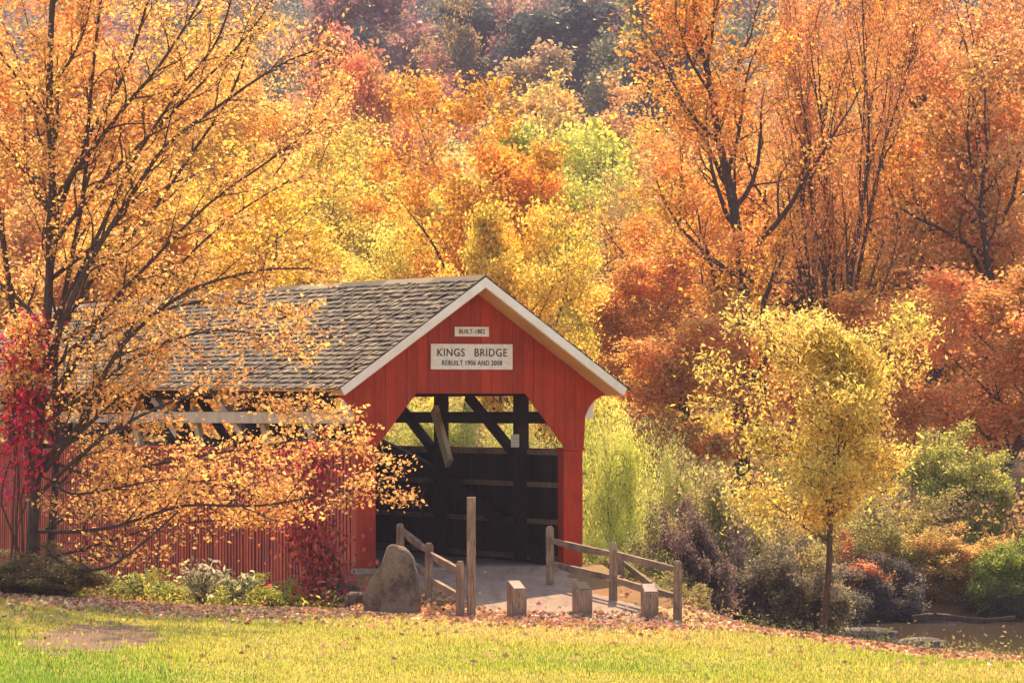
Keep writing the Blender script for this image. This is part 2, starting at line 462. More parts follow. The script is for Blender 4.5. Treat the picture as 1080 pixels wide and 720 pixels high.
        mb.build('added_light_stop_boards', M['inner'], root)  # dark boards added behind the slats to stop light and keep gaps dark
        mb = MB()
        for z in (.05,.78,1.52,2.17): mb.box(*sorted((s*2.22, s*2.298)), .35, L-.35, z, z+.10)
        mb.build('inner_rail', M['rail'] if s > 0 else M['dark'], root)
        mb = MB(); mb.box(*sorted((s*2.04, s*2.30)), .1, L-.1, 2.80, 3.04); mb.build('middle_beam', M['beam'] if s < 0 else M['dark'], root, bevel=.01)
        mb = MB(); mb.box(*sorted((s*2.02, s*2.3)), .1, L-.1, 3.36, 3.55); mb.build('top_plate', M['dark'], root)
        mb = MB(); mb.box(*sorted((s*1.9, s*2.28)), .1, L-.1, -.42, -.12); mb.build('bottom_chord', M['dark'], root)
        k = 0
        y = 2.7
        while y < L-.5:
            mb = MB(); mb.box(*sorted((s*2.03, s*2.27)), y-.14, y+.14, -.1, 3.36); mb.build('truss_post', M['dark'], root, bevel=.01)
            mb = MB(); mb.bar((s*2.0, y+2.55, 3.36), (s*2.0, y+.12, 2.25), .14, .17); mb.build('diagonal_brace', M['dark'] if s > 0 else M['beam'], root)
            if y > 3:
                mb = MB(); mb.bar((s*1.95, y-.12, 3.1), (s*1.95, y-1.0, 1.95), .10, .26); mb.build('knee_brace', M['palewood'], root)
            mb = MB(); mb.box(-2.0, 2.0, y-.1, y+.1, 3.57, 3.77); 
            if s > 0: mb.build('tie_beam', M['dark'], root)
            y += 4.5
        mb = MB(); N = 22
        for q in range(N):
            f0, f1 = q/N, (q+1)/N
            zf = lambda f: -.1 + 2.75*(1-(2*f-1)**2)
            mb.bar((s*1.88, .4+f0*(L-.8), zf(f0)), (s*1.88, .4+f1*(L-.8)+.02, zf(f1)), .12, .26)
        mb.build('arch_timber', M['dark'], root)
    # deck
    mb = MB(); y = .0
    while y < L:
        mb.box(-2.2, 2.2, y, min(y+.196, L), -.115, rg.uniform(-.006,.0)); y += .2
    mb.build('deck_planks', M['deck'], root)
    mb = MB()
    for k in range(14): mb.box(-2.25, 2.25, 1.2+k*2.2, 1.45+k*2.2, -.7, -.43)
    mb.build('floor_beams', M['dark'], root)
    # abutments
    for ya, yb in ((-.05, 1.6), (L-1.6, L+.6)):
        mb = MB(); z = -3.3; c = 0
        while z < -.47:
            y = ya
            hh = .36
            x = -2.6 + (c % 2)*.0
            while x < 2.6:
                w = rg.uniform(.5,1.0); x1 = min(x+w, 2.62)
                mb.box(x+.01, x1-.01, ya+rg.uniform(0,.03), yb-rg.uniform(0,.03), z+.01, min(z+hh,-.45)-.0)
                x = x1
            z += hh; c += 1
        mb.build('stone_abutment', M['stone2'], root, bevel=.03)
    mb = MB(); mb.box(-2.5, 2.5, -.35, -.005, -.6, .0); mb.build('threshold', M['stone2'], root, bevel=.01)
    return root
BR = bridge()

# signs
def text_mesh(body, size, name, material, parent, loc, xscale=1.0, space=1.0):
    """each word a mesh of its own, the line centred on loc"""
    out = []; x = 0.0
    for word in body.split(' '):
        if not word: x += size*.30*space; continue
        cu = bpy.data.curves.new(name, 'FONT'); cu.body = word; cu.size = size; cu.extrude = .004
        cu.align_x = 'LEFT'; cu.align_y = 'CENTER'; cu.space_character = space; cu.offset = .0012
        t = bpy.data.objects.new(name, cu); C.objects.link(t)
        dg = bpy.context.evaluated_depsgraph_get(); me = bpy.data.meshes.new_from_object(t.evaluated_get(dg))
        bpy.data.objects.remove(t); me.materials.clear()
        wd = max(v.co.x for v in me.vertices)
        o = link(name, me, material, parent); o.rotation_euler = (R(90),0,0); o.scale = (xscale,1,1)
        out.append((o, x)); x += wd+size*.36
    tot = x-size*.36
    for o, x0 in out: o.location = (loc[0]+(x0-tot/2)*xscale, loc[1], loc[2])
m_ink, nt = mat('sign_lettering'); finish(nt, (.035,.02,.03), .6)
m_sign, nt = mat('sign_board_paint'); finish(nt, mix(nt, ramp(nt, noise(nt, 9, 8, rough=.75), [(.5,(0,0,0)), (.72,(.7,.7,.7))]), ramp(nt, noise(nt, 3, 5, stretch=(2,2,9)), [(.3,(.62,.57,.55)), (.7,(.80,.77,.76))]), (.5,.42,.38)), .6)
brM = Matrix.Translation((-.8,0,0)) @ Matrix.Rotation(TH, 4, 'Z')
def sign(u, z, w, h, label, lines):
    p = brM @ Vector((u,-.03,z))
    t = empty('name_sign', p, TH, label, 'sign', 'signs on the bridge gable')
    mb = MB(); mb.box(-w/2, w/2, -.012, .012, -h/2, h/2); mb.build('sign_board', m_sign, t, bevel=.003)
    for body, size, dz, xs, sp in lines:
        text_mesh(body, size, 'lettering', m_ink, t, (0,-.018,dz), xs, sp)
sign(.0, 4.11, 1.72, .50, 'long white sign reading KINGS BRIDGE, REBUILT 1906 AND 2008', [('KINGS   BRIDGE', .215, .075, .88, 1.12), ('REBUILT 1906 AND 2008', .135, -.125, .80, 1.12)])
sign(.0, 4.60, .72, .19, 'small white sign reading BUILT-1802 above the long one', [('BUILT-1802', .125, 0, .80, 1.12)])
p = brM @ Vector((1.96, 2.62, 2.45)); t = empty('notice_board', p, TH, 'tiny white notice nailed to a dark post inside the bridge', 'sign')
mb = MB(); mb.box(-.085,.085,-.08,-.06,-.13,.13); mb.build('board', m_sign, t)
mb = MB()
for k in range(4): mb.box(-.06,.06,-.083,-.081,-.09+k*.055,-.085+k*.055)
mb.build('print', m_ink, t)

# ------------------------------------------------------------------ fences, posts, bollards
def post_mesh(name, w, h, parent, top='chamfer', seed=0, loc=(0,0,0)):
    rg = random.Random(seed); mb = MB(); hw = w/2
    zs = [-.25,.0,h*.35,h*.7,h-.06,h]
    ws = [1,1,.98,1.0,.97,.60]
    vs = []; 
    for z, k in zip(zs, ws):
        jx, jy = rg.uniform(-.006,.006), rg.uniform(-.006,.006)
        for i, j in ((-1,-1),(1,-1),(1,1),(-1,1)): vs.append((loc[0]+i*hw*k+jx, loc[1]+j*hw*k+jy, loc[2]+z))
    fs = [(3,2,1,0)] + [(4*a+b, 4*a+(b+1)%4, 4*a+4+(b+1)%4, 4*a+4+b) for a in range(5) for b in range(4)] + [(20,21,22,23)]
    mb.poly(vs, fs)
    return mb.build(name, M['rail'], parent, bevel=.012)
def rail_fence(pts, label, group, heights=(.86,.40), ph=1.05, seed=0, cat='fence'):
    b = pts[0]; root = empty('split_rail_fence', (b[0], b[1], gz(b[0], b[1])), 0, label, cat, group)
    rg = random.Random(seed); loc = []
    for i, p in enumerate(pts):
        z = gz(p[0], p[1]); q = (p[0]-b[0], p[1]-b[1], z-root.location.z); loc.append(q)
        hh = p[2] if len(p) > 2 else ph
        po = post_mesh('post', .155, hh, root, seed=seed*7+i, loc=q)
    for i in range(len(loc)-1):
        a, c = Vector(loc[i]), Vector(loc[i+1])
        for h in heights:
            d = (c-a).normalized(); ln = (c-a).length
            mb = MB(); n = 6; prev = None
            off = rg.uniform(-.01,.03)
            for k in range(n):
                f0, f1 = k/n, (k+1)/n
                wv = lambda f: Vector((0, .015*math.sin(f*7+i), -.03*math.sin(f*math.pi)+.0))
                t0 = .55+.45*math.sin(math.pi*min(1,max(0,f0))) ; t1 = .55+.45*math.sin(math.pi*f1)
                A = a+(c-a)*f0+Vector((0,0,h+off))+wv(f0); B = a+(c-a)*f1+Vector((0,0,h+off))+wv(f1)
                mb.bar(A, B, .085*t0, .135*t0, w2=.085*t1, h2=.135*t1)
            mb.build('rail', M['railx'], root, rough=.004, seed=i)
    return root
rf = at(580,616,85.0); 
rail_fence([(.72,-3.0,1.12),(1.86,-5.4,1.07),(2.95,-8.0,1.04)], 'weathered split rail fence running out from the red post of orange hue', 'split rail fences by the portal', seed=1)
rail_fence([(-2.16,-1.2,.98),(-1.53,-5.2,1.04),(-.92,-8.0,1.02)], 'short weathered split rail fence behind the big standing stone', 'split rail fences by the portal', seed=2)
rail_fence([(2.1,-.9,.42),(3.45,-3.0,.42)], 'low broken rail fence at the bank edge behind the longer rail fence', 'split rail fences by the portal', heights=(.26,), seed=3)
BR_l = [o for o in C.objects if o.get('label','').startswith('weathered split rail fence running')]
BR_l[0]['label'] = 'weathered two-rail split fence between portal opening and dark bushes'
# tall slim post
x, y, z = at(497,650,80.2); z = gz(x,y)
t = empty('tall_post', (x,y,z), R(8), 'tall slim bare wooden post beside the fence end', 'post')
mb = MB(); mb.box(-.075,.075,-.06,.06,-.3,2.12); mb.build('shaft', M['rail'], t, bevel=.008)
mb = MB(); mb.box(-.076,.076,-.061,.061,2.121,2.135); mb.build('post_top', M['endgrain'], t)
# bollards with slanted tops
def bollard(px, py, d, w, h, rot, label, hollow=False):
    x, y, z = at(px, py, d); z = gz(x, y)
    t = empty('wooden_bollard', (x,y,z), rot, label, 'bollard', 'slant topped bollards across the path')
    mb = MB(); hw = w/2
    zt = [h-.16, h-.16, h, h]
    vs = [(i*hw, j*hw, -.2) for i, j in ((-1,-1),(1,-1),(1,1),(-1,1))] + [(i*hw, j*hw, zz) for (i, j), zz in zip(((-1,-1),(1,-1),(1,1),(-1,1)), zt)]
    mb.poly(vs, [(3,2,1,0),(0,1,5,4),(1,2,6,5),(2,3,7,6),(3,0,4,7),(4,5,6,7)])
    mb.build('stump', M['rail'], t, bevel=.012)
    mb = MB(); k = hw-.02
    vs = [(i*k, j*k, zz+.004) for (i, j), zz in zip(((-1,-1),(1,-1),(1,1),(-1,1)), [h-.145,h-.145,h-.015,h-.015])]
    vs += [(a,b,c+.006) for a,b,c in vs]
    mb.poly(vs, [(3,2,1,0),(4,5,6,7),(0,1,5,4),(1,2,6,5),(2,3,7,6),(3,0,4,7)])
    mb.build('cut_top', M['dark'] if hollow else M['endgrain'], t)  # no hollow is cut; its shade is painted as a dark plate
bollard(545,649,80.3,.27,.64,R(28),'pale short slant topped wooden bollard in the middle of the path')
bollard(614,648,80.5,.28,.60,R(24),'greyish short wooden bollard with dark hollow top', True)
bollard(685,650,80.2,.27,.60,R(12),'short wooden bollard standing just before the last fence post')

# ------------------------------------------------------------------ rocks
def rock(name, loc, dims, seed, material, label, cat='rock', group=None, shape=None, sub=4, rz=0):
    bm = bmesh.new(); bmesh.ops.create_icosphere(bm, subdivisions=sub, radius=1)
    rg = np.random.RandomState(seed)
    ks = rg.normal(size=(10,3))*1.6; ph = rg.uniform(0,6.3,10)
    ks2 = rg.normal(size=(16,3))*6; ph2 = rg.uniform(0,6.3,16)
    for v in bm.verts:
        p = np.array(v.co)
        f = 1+.07*np.sum(np.sin(ks@p+ph))/2 + .014*np.sum(np.sin(ks2@p+ph2)) - .03*max(0., math.sin(5*p[0]+3*math.sin(4*p[2])+2*p[1]))**6
        q = p*f
        m_ = np.sign(q)*np.abs(q)**.72     # a little boxy
        if shape: m_ = shape(m_)
        v.co = Vector((m_[0]*dims[0], m_[1]*dims[1], m_[2]*dims[2]))
    for f in bm.faces: f.smooth = True
    me = bpy.data.meshes.new(name); bm.to_mesh(me); bm.free()
    o = link(name, me, material); o.location = loc; o.rotation_euler = (0,0,rz)
    return tag(o, label, cat, group)
def stone_shape(q):
    x, y, z = q
    t = (z+1)/2                       # 0 base, 1 top
    w = 1.0 - .50*max(0, t-.2)**1.4
    x = x*w
    if x < -.25 and t > .45: z = z - (.75*min(1,(-x-.25)/.25))*(t-.45)
    if x < -.38: y = y*.75+.12
    return np.array([x+.12*t, y*(1-.35*t), z + .10*(1-min(1,abs(x-.05)/.45)**2)*(t > .8)])
x, y, z = at(412,650,80.6); z = gz(x,y)
rock('standing_stone', (x,y,z+.44), (.56,.30,.68), 5, M['stone'], 'tall rounded grey standing stone with stepped shoulder', 'stone', shape=stone_shape, sub=5)
x, y, z = at(376,640,82.5); rock('small_rock', (x,y,gz(x,y)+.08), (.22,.2,.17), 8, M['stone'], 'small dark rock at the foot of the standing stone')
x, y, z = at(366,640,83.5); rock('small_rock', (x-.2,y+.5,gz(x,y)+.12), (.40,.3,.26), 18, M['wetstone'], 'low dark rock under the red vine near the portal')
x, y, z = at(744,652,82.5)
t = empty('stone_slab', (x,y,z-.06), R(6), 'flat pale stone slab lying at the fence end by dark bushes', 'stone')
mb = MB(); mb.box(-.48,.46,-.5,.5,-.2,.07); mb.build('slab', M['stone2'], t, bevel=.04, rough=.02, seed=3)
for i, (px, py, d, sx, sz, lab) in enumerate([(908,671,110,.9,.04,'long flat mossy rock at the water edge beside the yellow tree'),
        (882,671,109,.35,.06,'small grey rock near the trunk base of the yellow tree'),
        (973,687,104.5,.62,.07,'dark wet rock alone in the open creek water'),
        (985,655,117.5,.5,.06,'low rock under the fallen log across the creek')]):
    x, y, z = at(px, py, d); z = -2.42
    rock('creek_rock', (x,y,z+.03), (sx,.5,sz+.12), 30+i, M['wetstone'], lab, 'rock', 'rocks in the creek')
# fallen log
x, y, z = at(1015,657,116.5)
t = empty('fallen_log', (x,y,-2.3), R(-4), 'dark fallen log with broken stubs on the far creek bank', 'log')
mb = MB()
for k in range(7):
    mb.bar((-1.3+k*.38, .03*math.sin(k*2), .05*math.sin(k)), (-1.3+(k+1)*.38+.02, .03*math.sin(k*2+2), .05*math.sin(k+1)), .17-.01*k, .17-.01*k)
mb.build('log', M['bark'], t, bevel=.02)
mb = MB(); mb.bar((.2,0,.05),(.75,-.1,.38),.06,.06,w2=.03,h2=.03); mb.build('branch_stub', M['bark'], t); mb = MB(); mb.bar((-.6,0,.05),(-.95,-.2,.3),.05,.05,w2=.02,h2=.02); mb.build('branch_stub', M['bark'], t)

# ------------------------------------------------------------------ trees
def unit(v):
    return v/(np.linalg.norm(v)+1e-9)
def tubes(polys, name, sides_min=3):
    """polys: list of (pts (n,3), radii (n), sides) -> mesh"""
    V = []; Fq = []; off = 0
    for pts, rad, k in polys:
        n = len(pts)
        T = np.gradient(pts, axis=0); T /= (np.linalg.norm(T, axis=1, keepdims=True)+1e-9)
        ref = np.array([0,1.0,.13]) if abs(T[0,2]) > .6 else np.array([0,0,1.0])
        A = np.cross(T, ref); A /= (np.linalg.norm(A, axis=1, keepdims=True)+1e-9); B = np.cross(T, A)
        th = np.arange(k)*2*np.pi/k
        ring = (np.cos(th)[None,:,None]*A[:,None,:] + np.sin(th)[None,:,None]*B[:,None,:])*rad[:,None,None] + pts[:,None,:]
        V.append(ring.reshape(-1,3))
        i = np.arange(n-1)[:,None]*k; j = np.arange(k)[None,:]; j2 = (j+1) % k
        Fq.append((np.stack([i+j, i+j2, i+k+j2, i+k+j], -1).reshape(-1,4)) + off)
        off += n*k
    return np_mesh(name, np.concatenate(V), np.concatenate(Fq), smooth=True)

def leaves(P, size, rng, name, ratio=.55, droop=0., tint=None, val=None, flat=0., col=None, sizevar=.35):
    n = len(P)
    # leaf axis & normal
    ax = rng.normal(size=(n,3)); ax[:,2] -= droop*2.2; ax[:,2] *= (1-flat) if flat else 1
    ax /= np.linalg.norm(ax, axis=1, keepdims=True)+1e-9
    r = rng.normal(size=(n,3)); r[:,2] *= (1-flat*.7)
    sd = np.cross(ax, r); sd /= np.linalg.norm(sd, axis=1, keepdims=True)+1e-9
    nm = np.cross(ax, sd)
    s = size*(1+sizevar*rng.uniform(-1,1,size=n))[:,None]
    w = s*ratio
    V = np.stack([P - ax*s*.5, P + sd*w*.5 + nm*s*.08, P + ax*s*.5 - nm*s*.12, P - sd*w*.5 + nm*s*.08], 1).reshape(-1,3)
    Fq = np.arange(4*n).reshape(-1,4)
    if tint is None: tint = rng.uniform(0,1,n)
    if val is None: val = rng.uniform(0,1,n)
    at_ = {'tint': np.repeat(tint,4), 'val': np.repeat(val,4)}
    if col is not None: at_['leafcol'] = np.repeat(col,4,axis=0)
    return np_mesh(name, V, Fq, at_)

def grow_tree(seed, H, r0, nl=(14,7,6), lr=(.42,.45,.42), ang=(48,42,45), bare=.3, trop=(.0,.12,.06,.0), wig=(.09,.14,.22,.3),
              stems=1, spread=.12, anchors_per=(0,2,5), taper_shape=.5, prelimbs=None, nseg=(14,8,5,4), lean=(0,0), lead=.72, top=.35, env=None, lim=(.55,.92), wig0=None):
    rng = np.random.RandomState(seed)
    polys = []; anch = []; adir = []; bid = [0]
    lob = rng.normal(size=(5,3))*1.5; lph = rng.uniform(0,6.3,5)
    def reach(p, d):
        cz, rx, rzz = env; S = np.array([1/rx,1/rx,1/rzz]); q = (p-np.array([0,0,cz]))*S; e = d*S
        A_ = e@e; B_ = 2*q@e; C_ = q@q-1; D_ = B_*B_-4*A_*C_
        if D_ <= 0: return .25*rx
        t_ = (-B_+math.sqrt(D_))/(2*A_)
        return max(.25*rx, t_*(1+.22*float(np.sin(lob@d+lph).mean()*2)))
    SID = (9,6,4,3)
    def child(p0, d0, L, r, lv):
        n = nseg[lv]; pts = [np.array(p0, float)]; d = unit(np.array(d0, float)); step = L/n
        for k in range(n):
            d = unit(d + rng.normal(size=3)*wig[lv] + np.array([0,0,1])*trop[lv])
            pts.append(pts[-1]+d*step)
        pts = np.array(pts); f = np.linspace(0,1,n+1)
        rad = r*(1-.86*f**(.9)) if lv else r*(1-.85*f**1.1)
        if lv == 0: rad[0] *= 1.35
        spawn(pts, rad, L, lv)
    def spawn(pts, rad, L, lv, b0=None, cnt=None):
        polys.append((pts, np.maximum(rad, .006), SID[lv]))
        n = len(pts)-1
        if lv >= 3:
            for f in np.linspace(.15,1,anchors_per[2]): i = min(int(f*n), n-1); q = f*n-i; anch.append(pts[i]*(1-q)+pts[i+1]*q); adir.append(bid[0])
            return
        if lv == 2:
            for f in np.linspace(.45,1,anchors_per[1]+1): i = min(int(f*n), n-1); anch.append(pts[i+1]); adir.append(bid[0])
        m = cnt if cnt else nl[lv]
        b = (bare if lv == 0 else .18) if b0 is None else b0
        az = rng.uniform(0,6.28)
        for k in range(m):
            f = b+(1-b)*((k+rng.uniform(.1,.9))/m); f = min(f,.99)
            i = min(int(f*n), n-1); q = f*n-i
            p = pts[i]*(1-q)+pts[i+1]*q; T = unit(pts[i+1]-pts[i])
            az += 2.4+rng.uniform(-.5,.5)
            ref = np.array([0,0,1.]) if abs(T[2]) < .9 else np.array([1.,0,0])
            A = unit(np.cross(T, ref)); B = np.cross(T, A)
            a = R(ang[lv]*rng.uniform(.7,1.3))
            if lv == 0: a *= (1.25-.6*(f-b)/(1-b))
            d = T*math.cos(a) + (A*math.cos(az)+B*math.sin(az))*math.sin(a)
            sh = (1-(f-b)/(1-b)*top)*rng.uniform(.8,1.15)/lead if lv == 0 else (1-.5*f)
            Lc = L*lr[lv]*sh*rng.uniform(.8,1.2)
            if lv == 0 and env: Lc = reach(p, d)*rng.uniform(*lim)
            if lv == 0 and env and f < .6 and Lc < .33*env[1]: continue
            if lv <= 1: bid[0] += 1
            rr = max(.006, min((rad[i]*(1-q)+rad[i+1]*q)*.62, r0*.6))
            child(p, d, Lc, rr, lv+1)
    if prelimbs:
        for pts, ra, rb, lv, L, b0, cnt in prelimbs:
            n = len(pts); f = np.linspace(0,1,n)
            spawn(np.array(pts, float), ra+(rb-ra)*f, L, lv, b0, cnt)
    else:
        for s in range(stems):
            a = s*6.283/max(1,stems)+rng.uniform(0,1); k = spread if stems > 1 else 0
            p0 = (.25*math.cos(a)*(stems > 1)*r0*4, .25*math.sin(a)*(stems > 1)*r0*4, -.3)
            child(p0, (math.cos(a)*k+lean[0], math.sin(a)*k+lean[1], 1), H*lead*(rng.uniform(.85,1.0) if stems > 1 else 1), r0*(rng.uniform(.7,1) if stems > 1 else 1), 0)
    return polys, np.array(anch), rng, np.array(adir)

def scatter(anch, rng, per, sig, keep=1.0, ids=None):
    if ids is not None:                       # whole branches may have dropped their leaves
        nb = ids.max()+1; full = rng.uniform(size=nb) < keep; thin = np.where(full, 1.0, .22)
        bv = rng.uniform(0,1,nb); m = rng.uniform(size=len(anch)) < thin[ids]; A = anch[m]; bvv = bv[ids][m]
    else: A = anch; bvv = rng.uniform(0,1,len(A))
    k = rng.poisson(per, len(A)); idx = np.repeat(np.arange(len(A)), k)
    off = rng.normal(size=(len(idx),3))*np.array(sig)
    P = A[idx]+off
    cl = rng.uniform(0,1,len(A))
    tint = np.clip(.3*cl[idx]+.3*bvv[idx]+.4*rng.uniform(0,1,len(idx)), 0, 1)
    val = np.clip(.2*rng.uniform(0,1,len(A))[idx]+.25*(1-bvv[idx])+.55*rng.uniform(0,1,len(idx)), 0, 1)
    return P, tint, val

PROTO = {}
def proto(kind, seed, H, r0, leaf, per, sig, ratio=.6, droop=0., keep=1.0, **kw):
    polys, anch, rng, ids = grow_tree(seed, H, r0, **kw)
    P, ti, va = scatter(anch, rng, per, sig, keep, ids)
    z1 = P[:,2].max()
    PROTO[kind] = (tubes(polys, kind+'_wood'), leaves(P, leaf, rng, kind+'_leaves', ratio, droop, ti, va), z1, max(np.percentile(np.abs(P[:,0]),97), np.percentile(np.abs(P[:,1]),97))*2)
    PROTO[kind][0].materials.append(M['barkw'] if kind[0] in 'rg' else M['bark']); PROTO[kind][1].materials.append(M['leaf'])

proto('maple_a', 1, 15, .24, .15, 8, (.3,.3,.2), nl=(18,8,6), keep=.62, bare=.26, env=(9.5,4.3,6))
proto('maple_b', 2, 15, .27, .15, 8, (.3,.3,.2), nl=(15,8,6), ang=(46,42,48), keep=.55, bare=.3, env=(9.5,5.2,6), lead=.6)
proto('slender', 3, 18, .25, .13, 5.5, (.3,.3,.25), nl=(24,7,5), ang=(46,42,48), keep=.5, bare=.2, env=(10.5,3.9,8.2), lead=.86, wig=(.035,.14,.22,.3))
proto('vase', 4, 18, .24, .12, 4.5, (.3,.3,.25), nl=(10,7,6), ang=(26,32,44), keep=.5, bare=.2, lr=(.34,.42,.4), stems=5, spread=.16, lead=.85)
proto('clear', 31, 15, .24, .17, 10, (.3,.3,.22), nl=(15,8,6), ang=(50,44,48), keep=.85, bare=.34, env=(10.2,5.0,4.6), lead=.68, wig=(.05,.14,.22,.3))
proto('round_a', 5, 10, .17, .14, 10, (.24,.24,.18), nl=(18,8,6), ang=(62,45,48), keep=.68, bare=.14, trop=(0,.06,.03,0), env=(5.6,3.7,4.6))
proto('round_b', 6, 10, .18, .14, 10, (.25,.25,.2), nl=(17,8,6), ang=(56,48,48), keep=.65, bare=.2, env=(5.8,4.2,4.5))
proto('golden', 7, 7, .06, .095, 6, (.15,.15,.17), ratio=.36, droop=.6, nl=(26,8,6), ang=(62,46,48), keep=.7, bare=.27, trop=(0,.13,.03,-.08), wig=(.022,.14,.22,.3), lead=.84, env=(4.5,1.85,2.5), lim=(.45,1.0))
proto('willow', 8, 6, .08, .10, 10, (.18,.18,.26), ratio=.25, droop=.6, nl=(12,8,6), ang=(60,44,42), keep=.95, bare=.1, stems=3, spread=.22, trop=(0,.10,.02,-.08), lead=.7, env=(3.1,2.5,3.2), lim=(.4,1.0))
proto('shrub_a', 9, 3.2, .04, .085, 9, (.12,.12,.1), ratio=.5, nl=(9,6,5), ang=(58,46,45), keep=.85, bare=.06, stems=7, spread=.5, wig=(.14,.18,.22,.3), lead=.7, env=(1.2,1.7,1.9), lim=(.3,1.15))
proto('shrub_b', 10, 3.0, .04, .09, 9, (.13,.13,.11), ratio=.5, nl=(9,6,5), ang=(62,46,45), keep=.85, bare=.04, stems=7, spread=.7, wig=(.16,.18,.22,.3), lead=.65, env=(1.1,2.0,1.9), lim=(.3,1.15))
proto('far_a', 11, 11, .15, .34, 7, (.36,.36,.28), nl=(15,7,4), ang=(60,45,45), keep=.9, bare=.16, anchors_per=(0,1,3), env=(6,4.6,5))
proto('far_b', 12, 12, .15, .32, 7, (.36,.36,.28), nl=(15,7,4), ang=(56,45,45), keep=.9, bare=.16, anchors_per=(0,1,3), env=(6.6,4.2,5.3))

for k in PROTO: print(k, len(PROTO[k][0].polygons), len(PROTO[k][1].polygons), PROTO[k][2], PROTO[k][3])
_first = {}
TRG = random.Random(77)
def tree(name, kind, px, ytop, wpx, d, col, label, cat='tree', group=None, ybase=None, rot=None):
    """stands on the ground d metres from the camera; top and width as read off the photograph"""
    wood_me, leaf_me, h0, w0 = PROTO[kind]
    x, y = (px-CXP)/F*d, d-CAMD; z = gz(x, y)
    top = CAMZ+(HOR-ytop)/F*d
    sz = max(.2, (top-z)/h0); sx = wpx/F*d/w0
    rz_ = TRG.uniform(0,6.28) if rot is None else rot
    if kind not in _first:
        root = empty(name, (x,y,z), rz_)
        tr = link('trunk', wood_me, None, root); cr = link('crown', leaf_me, None, root)
        _first[kind] = (root, tr, cr)
    else:
        r0, t0, c0 = _first[kind]
        root = r0.copy(); root.name = name; tr = t0.copy(); cr = c0.copy()
        for k in list(root.keys()): del root[k]
        for o in (root, tr, cr): C.objects.link(o)
        tr.parent = root; cr.parent = root
        root.location = (x,y,z); root.rotation_euler = (0,0,rz_)
    root.scale = (sx, sx, sz)
    cr.color = (*col, 1)
    tag(root, label, cat, group)
    return root

